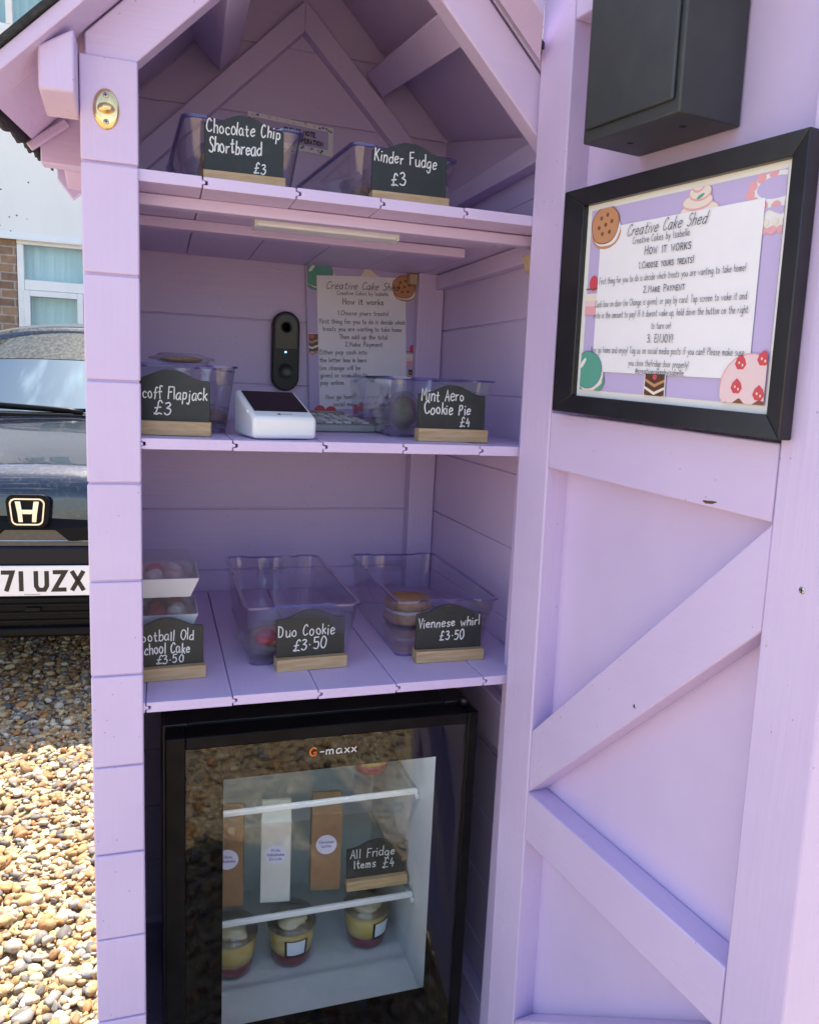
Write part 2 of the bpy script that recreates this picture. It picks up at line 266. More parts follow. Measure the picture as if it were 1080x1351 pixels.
# ------------------------------------------------------------------ one-stroke handwriting font
G = {
'a': [6, '~42,50 22,56 4,36 6,8 20,0 36,14 43,50', '43,53 42,10 48,0'], 'b': [5.6, '6,100 5,0', '~5,30 20,54 40,46 42,16 26,0 5,8'], 'c': [5, '~40,46 24,56 6,40 5,14 20,0 40,8'],
'd': [5.8, '~42,44 22,54 4,34 6,8 22,0 40,16', '43,100 43,0'], 'e': [5.4, '~6,28 40,34 38,50 22,56 6,40 5,14 20,0 42,9'], 'f': [4.6, '~42,94 28,100 18,86 16,0', '2,52 36,54'],
'g': [5.6, '~42,50 22,56 4,36 6,8 20,0 36,14 43,50', '~43,54 42,-10 34,-36 16,-40 4,-28'], 'h': [5.4, '6,100 5,0', '~5,32 20,54 38,50 40,30 40,0'], 'i': [2.2, '8,55 7,0', '8,78 9,83'],
'j': [3.6, '~20,55 20,-15 10,-38 -6,-30', '20,78 21,83'], 'k': [5, '6,100 5,0', '38,54 6,24', '16,32 40,0'], 'l': [2.2, '7,100 7,0'], 'm': [7.4, '5,54 5,0', '~5,34 18,54 29,46 30,0', '~30,34 44,54 56,46 57,0'],
'n': [5.4, '5,54 5,0', '~5,32 20,54 37,50 40,30 40,0'], 'o': [5.6, '~22,56 5,40 5,14 22,0 40,12 41,38 22,56'], 'p': [5.6, '6,54 4,-40', '~5,36 20,55 40,46 40,16 24,2 6,8'], 'q': [5.6, '~40,46 22,56 4,36 6,8 20,0 38,14', '42,54 42,-40'],
'r': [4.2, '5,54 5,0', '~5,30 16,50 34,54'], 's': [4.8, '~36,48 20,56 7,46 16,32 32,22 34,8 18,0 4,8'], 't': [4.6, '~18,90 18,12 26,0 36,6', '2,58 36,60'], 'u': [5.6, '~5,55 6,12 20,0 36,12 42,54', '42,54 43,0'], 'v': [4.8, '3,55 20,0 39,56'],
'w': [7, '3,55 16,0 30,44 44,0 58,56'], 'x': [4.8, '4,54 38,0', '38,55 2,0'], 'y': [5, '4,55 22,8', '~40,55 22,0 6,-40'], 'z': [4.8, '4,54 38,55 4,0 40,1'],
'A': [5.8, '2,0 24,100 48,0', '10,36 40,38'], 'B': [5.8, '7,100 6,0', '~4,99 34,94 38,70 8,54', '~8,54 42,50 46,20 30,2 4,1'], 'C': [6.2, '~50,84 34,100 10,76 5,36 18,4 40,4 52,18'], 'D': [6.4, '8,100 6,0', '~2,98 32,94 52,64 46,22 24,2 4,1'], 'E': [5.4, '46,100 7,99 6,0 48,1', '7,52 38,54'],
'F': [5.4, '8,98 6,0', '6,98 50,100', '7,54 40,56'], 'G': [6.4, '~50,84 34,100 10,76 5,36 18,4 40,4 50,22', '50,0 50,40 32,40'], 'H': [6.2, '6,100 6,0', '48,100 48,0', '6,52 48,53'], 'I': [2.6, '10,100 10,0'], 'J': [5, '~36,100 36,20 22,0 4,14'], 'K': [5.6, '8,100 6,0', '46,96 8,42', '18,52 48,0'], 'L': [5, '7,100 6,1 44,2'],
'M': [7, '5,0 9,100 30,40 52,100 56,0'], 'N': [6.2, '6,0 7,100 48,0 48,100'], 'O': [6.6, '~28,100 6,74 6,26 28,0 50,26 50,74 28,100'], 'P': [5.6, '8,100 6,0', '~4,98 36,96 44,74 32,50 7,46'], 'Q': [6.6, '~28,100 6,74 6,26 28,0 50,26 50,74 28,100', '34,24 54,-6'], 'R': [5.8, '8,100 6,0', '~4,98 36,96 44,74 32,52 7,50', '22,50 48,0'],
'S': [5.6, '~44,88 28,100 8,84 18,58 40,42 42,14 24,0 4,12'], 'T': [5.6, '26,98 25,0', '2,98 50,100'], 'U': [6.2, '~6,100 7,26 26,0 46,26 47,100'], 'V': [5.6, '3,100 24,0 46,100'], 'W': [7.6, '3,100 16,0 32,70 48,0 62,100'], 'X': [5.6, '4,100 46,0', '46,100 4,0'], 'Y': [5.6, '4,100 25,50 46,100', '25,50 25,0'], 'Z': [5.6, '5,99 46,99 5,1 48,1'],
'0': [5.8, '~24,100 6,74 6,26 24,0 43,26 43,74 24,100'], '1': [3.4, '4,80 18,100 17,0'], '2': [5.4, '~6,80 24,100 42,78 28,44 5,2', '5,2 44,3'], '3': [5.4, '~6,90 28,100 40,78 18,54', '~18,54 44,42 38,8 18,0 3,10'], '4': [5.4, '~24,100 14,66 5,36', '5,36 44,38', '34,62 30,-6'], '5': [5.6, '44,98 12,98 8,56', '~8,56 34,60 44,30 28,2 4,8'], '6': [5.4, '~38,98 12,60 8,16 24,0 40,20 28,46 8,28'],
'7': [5.4, '4,98 42,98 16,0'], '8': [5.4, '~24,54 8,76 24,100 40,78 24,54 6,26 24,0 42,26 24,54'], '9': [5.4, '~40,70 22,54 8,76 24,100 40,80 38,30 26,0'],
'£': [6.2, '~54,84 42,100 28,84 24,40 14,4 4,0', '~4,6 20,-2 34,6 52,0', '8,44 44,50'], '.': [2.4, '8,0 10,3'], '·': [3, '10,38 13,42'], ',': [2.4, '10,4 5,-14'], '!': [2.4, '9,100 8,28', '8,0 9,4'], '(': [3, '~20,104 6,70 6,20 20,-14'], ')': [3, '~4,104 18,70 18,20 4,-14'], '-': [4.2, '6,36 34,36'], '@': [8, '~48,30 30,24 26,48 44,60 52,44 48,26 62,26 66,54 40,80 10,60 8,20 34,-4 60,4'], "'": [2, '8,100 6,80'], ' ': [4.4],
}
def spline(P, sub=5):
    o = []; n = len(P)
    for k in range(n - 1):
        p0, p1, p2, p3 = P[max(k - 1, 0)], P[k], P[k + 1], P[min(k + 2, n - 1)]
        if k == 0 and P[0] == P[-1]: p0 = P[-2]
        if k == n - 2 and P[0] == P[-1]: p3 = P[1]
        for j in range(sub):
            t = j / sub
            o.append(tuple(.5 * (2 * p1[i] + (p2[i] - p0[i]) * t + (2 * p0[i] - 5 * p1[i] + 4 * p2[i] - p3[i]) * t * t + (3 * p1[i] - p0[i] - 3 * p2[i] + p3[i]) * t ** 3) for i in (0, 1)))
    return o + [P[-1]]
def strokes(ch):
    r = []
    for st in G[ch][1:]:
        sm = st[0] == '~'; P = [tuple(float(v) / 10 for v in q.split(',')) for q in st.lstrip('~').split()]
        r.append(spline(P) if sm else P)
    return r
def text(mb, s, fmap, x, y, h, pen, m, fit=None, align='l', jit=0., slope=0., shear=0., serif=False, caps=False, track=.6, seed=1):
    """h: capital height; fit: total width wanted"""
    rr = random.Random(seed); k = h / 10
    items = []; cx = 0
    for ch in s:
        sc = 1.
        if caps and ch.islower(): ch = ch.upper(); sc = .76
        items.append((ch, cx, sc)); cx += (G[ch][0] + track) * sc
    cx -= track; kx = fit / cx if fit else k; W = cx * kx
    x0 = x - (W / 2 if align == 'c' else (W if align == 'r' else 0))
    for ch, ox, sc in items:
        dx, dy, dr, ro = rr.uniform(-1, 1) * jit, rr.uniform(-1, 1) * jit, 1 + rr.uniform(-1, 1) * jit * .16, rr.uniform(-1, 1) * jit * .10; sv = 1 + rr.uniform(-1, 1) * jit * .14; p1, p2 = rr.uniform(0, 6), rr.uniform(0, 6)
        for st in strokes(ch):
            Q = []
            for (a, b) in st:
                a2 = (a * sc * dr + dx * .6) + ox - ro * b + jit * .22 * math.sin(b * .9 + p1); b2 = b * sc * dr * sv + dy * .9 + ro * a + jit * .22 * math.sin(a * 1.3 + p2)
                u = x0 + (a2 + shear * b2) * kx; Q.append((u, y + b2 * k + slope * (u - x0)))
            mb.ribbon(Q, pen, fmap, m)
            if serif:
                for e, f in ((0, 1), (-1, -2)):
                    if len(st) < 5 and abs(st[e][0] - st[f][0]) < abs(st[e][1] - st[f][1]):
                        u, v = Q[e]; d = .9 * kx * sc; mb.ribbon([(u - d * .8, v), (u + d * .8, v)], pen * .4, fmap, m)

# ------------------------------------------------------------------ ground
g = MB(); g.poly([(-120, -120, 0), (120, -120, 0), (120, 160, 0), (-120, 160, 0)]); tag(g.build('gravel_ground', GRAV), kind='structure')

def pebbles(name, n, region, r0, r1, seed, sub=2):
    rr = np.random.default_rng(seed); bm = bmesh.new(); bmesh.ops.create_icosphere(bm, subdivisions=sub, radius=1)
    V = np.array([v.co[:] for v in bm.verts]); F = np.array([[v.index for v in f.verts] for f in bm.faces]); bm.free()
    nv, nf = len(V), len(F); AV = np.empty((n, nv, 3), np.float32)
    for k in range(n):
        ax = rr.uniform(r0, r1) * np.array([1.25, rr.uniform(.75, 1.05), rr.uniform(.5, .8)]) * rr.choice([.5, .75, 1, 1.15, 1.5], p=[.22, .25, .25, .16, .12])
        a = V.copy(); ph = rr.uniform(0, 6.28, 6)
        a *= (1 + .13 * np.sin(2.3 * V[:, [1]] + ph[0]) * np.sin(2.9 * V[:, [2]] + ph[1]) + .10 * np.sin(3.7 * V[:, [0]] + ph[2]) * np.sin(3.1 * V[:, [1]] + ph[3]))
        for _ in range(6):                                  # broken, flattened faces
            dvec = rr.normal(size=3); dvec /= np.linalg.norm(dvec); lim = rr.uniform(.55, .9); t = a @ dvec; a -= np.maximum(t - lim, 0)[:, None] * dvec * .9
        a *= ax
        z, t1, t2 = rr.uniform(0, 6.28), rr.normal(0, .35), rr.normal(0, .35)
        Rz = np.array([[np.cos(z), -np.sin(z), 0], [np.sin(z), np.cos(z), 0], [0, 0, 1]]); Rx = np.array([[1, 0, 0], [0, np.cos(t1), -np.sin(t1)], [0, np.sin(t1), np.cos(t1)]]); Ry = np.array([[np.cos(t2), 0, np.sin(t2)], [0, 1, 0], [-np.sin(t2), 0, np.cos(t2)]])
        a = a @ (Rz @ Rx @ Ry).T
        x = rr.uniform(region[0], region[1]); y = rr.uniform(region[2], region[3])
        AV[k] = a + np.array([x, y, ax[2] * rr.uniform(.1, 1.3) + .002])
    AF = (F[None] + (np.arange(n) * nv)[:, None, None]).reshape(-1)
    me = bpy.data.meshes.new(name); me.vertices.add(n * nv); me.vertices.foreach_set('co', AV.reshape(-1)); me.loops.add(len(AF)); me.loops.foreach_set('vertex_index', AF.astype(np.int32))
    me.polygons.add(n * nf); me.polygons.foreach_set('loop_start', np.arange(0, len(AF), 3, dtype=np.int32)); me.polygons.foreach_set('loop_total', np.full(n * nf, 3, np.int32)); me.polygons.foreach_set('use_smooth', np.ones(n * nf, bool))
    me.update(); me.materials.append(PEB); o = bpy.data.objects.new(name, me); COL.objects.link(o)
    return tag(o, kind='stuff')
tag(pebbles('gravel', 17000, (-1.0, -.03, -.1, 3.0), .0065, .0125, 3), 'loose tan and grey shingle beside the lilac shed and under the car', 'gravel')
tag(pebbles('gravel', 11000, (-.9, 1.1, -2.5, -.05), .0065, .0125, 5, 1), 'loose tan and grey shingle in front of the lilac shed', 'gravel')

# ------------------------------------------------------------------ shed
XR, DB = .645, .562
shed = thing('garden_shed', (.31, .28, 0), 'lilac painted wooden honesty shed with a pitched roof, open door and three shelves', 'shed')
def zu(x, y): return .686 + .19 * max(y, 0) - .986 * abs(x - (.316 + .053 * max(y, 0)))
def clip2(poly, a, b, c):
    """keep a*x + b*y <= c"""
    o = []
    for k in range(len(poly)):
        p, q = poly[k], poly[(k + 1) % len(poly)]; dp, dq = a * p[0] + b * p[1] - c, a * q[0] + b * q[1] - c
        if dp <= 0: o.append(p)
        if dp * dq < 0: t = dp / (dp - dq); o.append((p[0] + (q[0] - p[0]) * t, p[1] + (q[1] - p[1]) * t))
    return o
# floor
m = MB(); m.box(0, .66, .015, .57, Zr(-1.175), Zr(-1.152), None, .002); m.build('floor', PX, shed)
# left front post, clad in boards
m = MB(); lv = [.2405 - .125 * k for k in range(12)]; tops = [.3565] + lv
for a, b_ in zip(tops, tops[1:]): m.box(0, .0628, random.uniform(-.0006, .0006), .045, Zr(b_) + .0011, Zr(a) - .0011, None, .0022)
m.box(.002, .0612, .004, .044, Zr(-1.2), Zr(.352)); m.build('front_post', PZ, shed)
m = MB(); m.box(.603, .664, .014, .055, Zr(-1.2), Zr(.33), None, .002); m.build('front_post', PZ, shed)
# side walls
m = MB(); k = 0
def wall_side(mb, x0, x1, y0, y1):
    z = Zr(-1.2); seams = sorted([.116 - .125 * k for k in range(-4, 12)])
    for a, b_ in zip(seams, seams[1:]):
        za, zb0, zb1 = a + .0012, min(b_ - .0012, zu((x0 + x1) / 2, y0) - .003), min(b_ - .0012, zu((x0 + x1) / 2, y1) - .003)
        if min(zb0, zb1) <= za: continue
        mb.hexa([(x0, y0, Zr(za)), (x1, y0, Zr(za)), (x1, y1, Zr(za)), (x0, y1, Zr(za)), (x0, y0, Zr(zb0)), (x1, y0, Zr(zb0)), (x1, y1, Zr(zb1)), (x0, y1, Zr(zb1))], None, .0012, 1)
m = MB(); wall_side(m, XR, .66, .056, .575); m.hexa([(XR + .003, .06, Zr(-1.2)), (.657, .06, Zr(-1.2)), (.657, .57, Zr(-1.2)), (XR + .003, .57, Zr(-1.2)), (XR + .003, .06, Zr(.35)), (.657, .06, Zr(.35)), (.657, .57, Zr(.41)), (XR + .003, .57, Zr(.41))]); m.build('side_wall', PY, shed)
m = MB(); wall_side(m, .004, .018, .046, .575); m.hexa([(.006, .05, Zr(-1.2)), (.015, .05, Zr(-1.2)), (.015, .57, Zr(-1.2)), (.006, .57, Zr(-1.2)), (.006, .05, Zr(.35)), (.015, .05, Zr(.35)), (.015, .57, Zr(.40)), (.006, .57, Zr(.40))]); m.build('side_wall', PY, shed)
# back wall with gable
m = MB()
def gable_poly(z0, z1, x0, x1, lift=-.004):
    P = [(x0, z0), (x1, z0), (x1, z1), (x0, z1)]; xc = .316 + .053 * DB; zt = .686 + .19 * DB + lift
    P = clip2(P, .986, 1, zt + .986 * xc); return clip2(P, -.986, 1, zt - .986 * xc)
seams = sorted([.116 - .125 * k for k in range(-5, 12)])
for a, b_ in zip(seams, seams[1:]):
    P = gable_poly(a + .0012, b_ - .0012, .019, XR - .001)
    if len(P) > 2: m.prism([(x, DB, Zr(z)) for x, z in P], (0, .012, 0), None, .0012, 1)
m.prism([(x, DB + .0035, Zr(z)) for x, z in gable_poly(-1.2, .84, .02, XR - .002, .010)], (0, .012, 0)); m.build('back_wall', PX, shed)
# battens on the gable, purlins, rafters
for s in (-1, 1):
    m = MB(); P = []
    for x, z in ((.347, .693), (.347 + s * .33, .693 - .325), (.347 + s * .33, .693 - .325 - .052), (.347, .641)): P.append((x, .536, Zr(z)))
    m.prism(P, (0, .0265, 0), None, .0015); m.build('gable_batten', PX, shed)
    m = MB(); Q = [(.466, .586), (.5, .55), (.548, .598), (.514, .634)]; rings = []
    for y in (.034, .5355):
        rings.append([(.347 + s * (x - .347) - .053 * (.55 - y), y, Zr(z - .19 * (.55 - y))) for x, z in Q])
    m.hexa(rings[0] + rings[1], None, .002); m.build('purlin', PY, shed)
    m = MB(); x1 = .006 if s < 0 else .60
    P = [(.316, .003, Zr(.606)), (x1, .003, Zr(.606 - .986 * abs(x1 - .316))), (x1, .003, Zr(.684 - .986 * abs(x1 - .316))), (.316, .003, Zr(.684))]
    if s > 0: P = [(x, y + .008, z) for x, y, z in P]
    m.prism(P, (0, .031, 0), None, .0022); m.build('rafter', PX, shed)
# roof boards and felt
def slab(mb, s, y0, y1, xe, lo, hi, bev=0.):
    def pt(x, y, dz): return (x, y, Zr(zu(x, y) + dz))
    if not isinstance(xe, tuple): xe = (xe, xe)
    xa, xb = .316 + .053 * max(y0, 0), .316 + .053 * max(y1, 0)
    mb.hexa([pt(xa, y0, lo), pt(xe[0], y0, lo), pt(xe[1], y1, lo), pt(xb, y1, lo), pt(xa, y0, hi), pt(xe[0], y0, hi), pt(xe[1], y1, hi), pt(xb, y1, hi)], None, bev, 1)
m = MB(); slab(m, -1, -.06, 0, -.088, 0, .02, .001); slab(m, -1, .0, .62, -.088, 0, .02, .001); m.build('roof_panel', PY, shed)
m = MB(); slab(m, 1, -.06, -.001, (.5425, .5705), 0, .02, .001); slab(m, 1, .012, .62, .735, 0, .02, .001); m.build('roof_panel', PY, shed)
for s, xe, xf in ((-1, -.096, -.096), (1, (.52, .555), .743)):
    m = MB(); slab(m, s, -.066 if s < 0 else -.062, -.0005, xe, .0215, .030); slab(m, s, .0, .63, xf, .0215, .030)
    n = 40; x = xf; ys = np.linspace(-.066, .63, n)                   # ragged edge hanging down at the eave
    if s < 0:
        for a, b_ in zip(ys, ys[1:]):
            h0 = .030 + .003 * math.sin(a * 61) + .0025 * math.sin(a * 170); h1 = .030 + .003 * math.sin(b_ * 61) + .0025 * math.sin(b_ * 170)
            m.hexa([(x - .004, a, Zr(zu(x, a) + .029 - h0)), (x, a, Zr(zu(x, a) + .029 - h0)), (x, b_, Zr(zu(x, b_) + .029 - h1)), (x - .004, b_, Zr(zu(x, b_) + .029 - h1)), (x - .004, a, Zr(zu(x, a) + .031)), (x, a, Zr(zu(x, a) + .031)), (x, b_, Zr(zu(x, b_) + .031)), (x - .004, b_, Zr(zu(x, b_) + .031))])
    m.build('roof_felt', FELT, shed)
# plate ends and trims under the left eave
m = MB(); m.hexa([(-.037, -.046, Zr(.297)), (-.001, -.046, Zr(.297)), (-.001, .02, Zr(.287)), (-.037, .02, Zr(.287)), (-.037, -.046, Zr(.340)), (-.001, -.046, Zr(.362)), (-.001, .02, Zr(.368)), (-.037, .02, Zr(.342))], None, .003); m.build('plate_end', PZ, shed)
m = MB(); m.hexa([(-.078, .30, Zr(.30)), (-.004, .30, Zr(.30)), (-.004, .33, Zr(.30)), (-.078, .33, Zr(.30)), (-.078, .30, Zr(.343)), (-.004, .30, Zr(.415)), (-.004, .33, Zr(.42)), (-.078, .33, Zr(.348))], None, .002); m.build('eave_trim', PX, shed)
m = MB(); m.box(-.070, -.004, .288, .297, Zr(.340), Zr(.352), None, .002); m.xf(Matrix.Translation((-.04, .29, Zr(.3))) @ Matrix.Rotation(math.radians(-38), 4, 'Y') @ Matrix.Translation((.04, -.29, -Zr(.3)))); m.build('eave_batten', PX, shed)
m = MB(); m.hexa([(-.058, .42, Zr(.318)), (-.003, .42, Zr(.318)), (-.003, .47, Zr(.300)), (-.058, .47, Zr(.300)), (-.058, .42, Zr(.372)), (-.003, .42, Zr(.40)), (-.003, .47, Zr(.41)), (-.058, .47, Zr(.38))], None, .003); m.build('plate_end', PZ, shed)
m = MB(); P = [(-.088, .606, Zr(.385)), (-.088, .606, Zr(.345)), (-.062, .606, Zr(.312)), (-.036, .606, Zr(.335)), (.06, .606, Zr(.43)), (.06, .606, Zr(.53))]
m.prism(P, (0, .016, 0), None, .002); m.build('bargeboard', PX, shed)
m = MB(); m.box(.618, .644, .07, .56, Zr(.338), Zr(.372), None, .002); m.build('wall_plate', PY, shed)
m = MB(); m.hexa([(.6435, .056, Zr(.30)), (.6565, .056, Zr(.30)), (.6565, .575, Zr(.30)), (.6435, .575, Zr(.30)), (.6435, .056, Zr(zu(.65, .056) - .001)), (.6565, .056, Zr(zu(.65, .056) - .001)), (.6565, .575, Zr(zu(.65, .575) - .001)), (.6435, .575, Zr(zu(.65, .575) - .001))]); m.build('wall_top', PY, shed)
# corner batten, rails
m = MB(); m.box(.588, .643, .528, .561, Zr(-1.15), Zr(.335), None, .002); m.build('corner_batten', PZ, shed)
for y, z0, z1 in ((.12, -.595, -.512), (.13, -1.145, -1.075)):
    m = MB(); m.box(.622, .6445, .06, .527, Zr(z0), Zr(z1), None, .002); m.build('wall_batten', PY, shed)
ZS = {1: .2401, 2: -.0779, 3: -.4263}
GAPS = {1: (.136, .25, .36, .476, .595), 2: (.062, .175, .293, .405, .519, .632), 3: (.066, .178, .296, .411, .548)}
for k in (1, 2, 3):
    m = MB(); xs = [.019] + list(GAPS[k]) + [.644]; t = .0138
    for i, (a, b_) in enumerate(zip(xs, xs[1:])):
        e, f = a + .0008, b_ - .0008; z = ZS[k] - t + random.uniform(-.0007, .0007); y0 = .004 + random.uniform(0, .0015)
        P = [(e, 0), (f, 0), (f, .0042)] + ([(f + .004, .005), (f + .004, .0085)] if i < len(xs) - 2 else []) + [(f, .0092), (f, t), (e, t), (e, .0097)] + ([(e + .0055, .009), (e + .0055, .0045)] if i else []) + [(e, .004)]
        m.prism([(x, y0, Zr(z + h)) for x, h in P], (0, .556 - y0, 0), None, .0006, 1)
    sh = m.build('shelf', PY, shed)
    if k == 3:
        m = MB(); random.seed(4)
        for cx_, cy_ in ((.43, .045), (.452, .05), (.475, .052)):
            for q in range(3): a = random.uniform(-.6, .9); u = random.uniform(-.008, .008); m.ribbon([(cx_ + u, cy_ + u * .4), (cx_ + u + .007 * math.cos(a), cy_ + u * .4 + .007 * math.sin(a))], .0005, lambda a_, c_: (a_, c_, Zr(ZS[3]) + .0008), None)
        m.build('scuff', LABELL, sh)
    if k == 1:
        for y, x1 in ((.062, .622), (.208, .56)):
            m = MB(); m.box(.02, x1, y, y + .02, Zr(.2110), Zr(.2258), None, .0018); m.build('shelf_rail', PX, sh)
        m = MB(); m.box(.6235, .644, .085, .527, Zr(.197), Zr(.2255), None, .0018); m.build('shelf_bearer', PY, sh)
        m = MB(); m.prism([(.623, .05, Zr(.2)), (.600, .05, Zr(.2)), (.606, .05, Zr(.178)), (.623, .05, Zr(.165))], (0, .03, 0), RAW, .002); m.build('corner_block', RAW, sh)
        m = MB(); m.box(.568, .586, .53, .55, Zr(.205), Zr(.2257), None, .002); m.build('corner_block', RAW, sh)
    else:
        m = MB(); m.box(.02, .5875, .538, .5605, Zr(ZS[k] - .05), Zr(ZS[k] - .0145), None, .0018); m.build('shelf_rail', PX, sh)
# brass ball catch on the post
m = MB(); m.lathe([(0, .0032), (.010, .0032), (.0135, .0022), (.0145, .0003), (.0145, 0)], (.0283, -.0002, Zr(.2985)), None, 36, 'y', 1, 1.55)
cp = m.build('catch_plate', BRASS, shed)
m = MB(); m.blob((.0285, -.0032, Zr(.2985)), (.0098, .0085, .0062), None, 3, .02, 2); m.build('catch', BRASS, cp)
for z in (.3128, .2842):
    m = MB(); m.lathe([(0, .0044), (.0026, .0042), (.0032, .0033), (.0032, .003)], (.0283, -.0002, Zr(z)), STEEL, 16, 'y')
    m.box(.0265, .0301, -.0050, -.0045, Zr(z - .0005), Zr(z + .0005), PBLACK); m.box(.0278, .0288, -.0051, -.0044, Zr(z - .0018), Zr(z + .0018), PBLACK); m.build('screw', STEEL, cp)

# ------------------------------------------------------------------ the open door
DD, DT, DN_, DH = Vector((.1457, -.9893, -.0328)), Vector((-.0048, .0169, 1)), Vector((-.98933, -.1457, 0)), Vector((.5766, -.001, ZC))
def DS(s, z, o=0.): return DH + DD * s + DT * z + DN_ * o
def dbox(mb, s0, s1, z0, z1, o0, o1, m=None, bev=.0022): return mb.hexa([DS(s0, z0, o0), DS(s1, z0, o0), DS(s1, z0, o1), DS(s0, z0, o1), DS(s0, z1, o0), DS(s1, z1, o0), DS(s1, z1, o1), DS(s0, z1, o1)], m, bev)
ZB, ZTP = -1.12, .56
m = MB(); dbox(m, .004, .497, ZB + .004, ZTP - .004, -.047, -.036, None, .001); door = m.build('door', PPL, shed)
m = MB(); dbox(m, 0, .0697, ZB, ZTP, -.0465, 0); m.build('stile', PZ, door)
m = MB(); dbox(m, .4325, .5015, ZB, ZTP, -.072, .0006); m.build('stile', PZ, door)
for z0, z1, o in ((-.0986, -.0226, -.0008), (-.6445, -.5701, -.0006), (.468, .559, -.001), (-1.119, -1.04, -.0008)):
    m = MB(); dbox(m, .0701, .4308, z0, z1, -.0355, o); m.build('rail', PY, door)
m = MB(); m.prism([DS(s, z, -.0355) for s, z in ((.0702, -.5697), (.0702, -.476), (.4318, -.0992), (.4318, -.2065))], DN_ * .0345, None, .0022); m.build('brace', PY, door)
m = MB(); m.prism([DS(s, z, -.0355) for s, z in ((.0702, -1.0395), (.0702, -.94), (.4318, -.645), (.4318, -.75))], DN_ * .0345, None, .0022); m.build('brace', PY, door)
def screw_at(s, z, o, r=.0035):
    mb = MB(); M = Matrix((DD.normalized(), DT.normalized(), DN_)).transposed().to_4x4(); M.translation = DS(s, z, o)
    mb.lathe([(0, .0006), (r * .8, .0005), (r, 0)], (0, 0, 0), STEEL, 16); mb.box(-r * .7, r * .7, -.0004, .0004, .0003, .001, PBLACK); mb.box(-.0004, .0004, -r * .7, r * .7, .0003, .0011, PBLACK); mb.xf(M)
    return mb
screw_at(.472, -.153, .0006).build('screw', STEEL, door)
screw_at(.270, -.353, -.001, .0028).build('screw', STEEL, door)
m = MB(); m.prism([DS(.354 + .0085 * math.cos(a) * (1 + .3 * math.sin(3 * a)), -.093 + .0022 * math.sin(a) * (1 + .3 * math.cos(2 * a)) + .12 * .0085 * math.cos(a), -.0012) for a in np.linspace(0, 2 * PI, 14)[:-1]], DN_ * .0007, CHOC); m.build('knot_hole', CHOC, door)

# lockable black box on the door
bx = thing('cash_box', DS(.24, .29, 0), 'black metal letterbox style cash box fixed high on the open door', 'cash box')
m = MB(); dbox(m, .168, .318, .290, .60, -.034, .050, None, .002); m.build('body', BOXP, bx)
m = MB(); dbox(m, .1745, .3115, .303, .594, .0503, .0545, None, .0025); m.build('front_panel', BOXP, bx)
for s in (.205, .285): 
    m = MB(); m.lathe([(0, -.0006), (.0035, -.0006), (.0035, 0)], DS(s, .2899, .012), PBLACK, 14); m.build('drain_hole', PBLACK, bx)

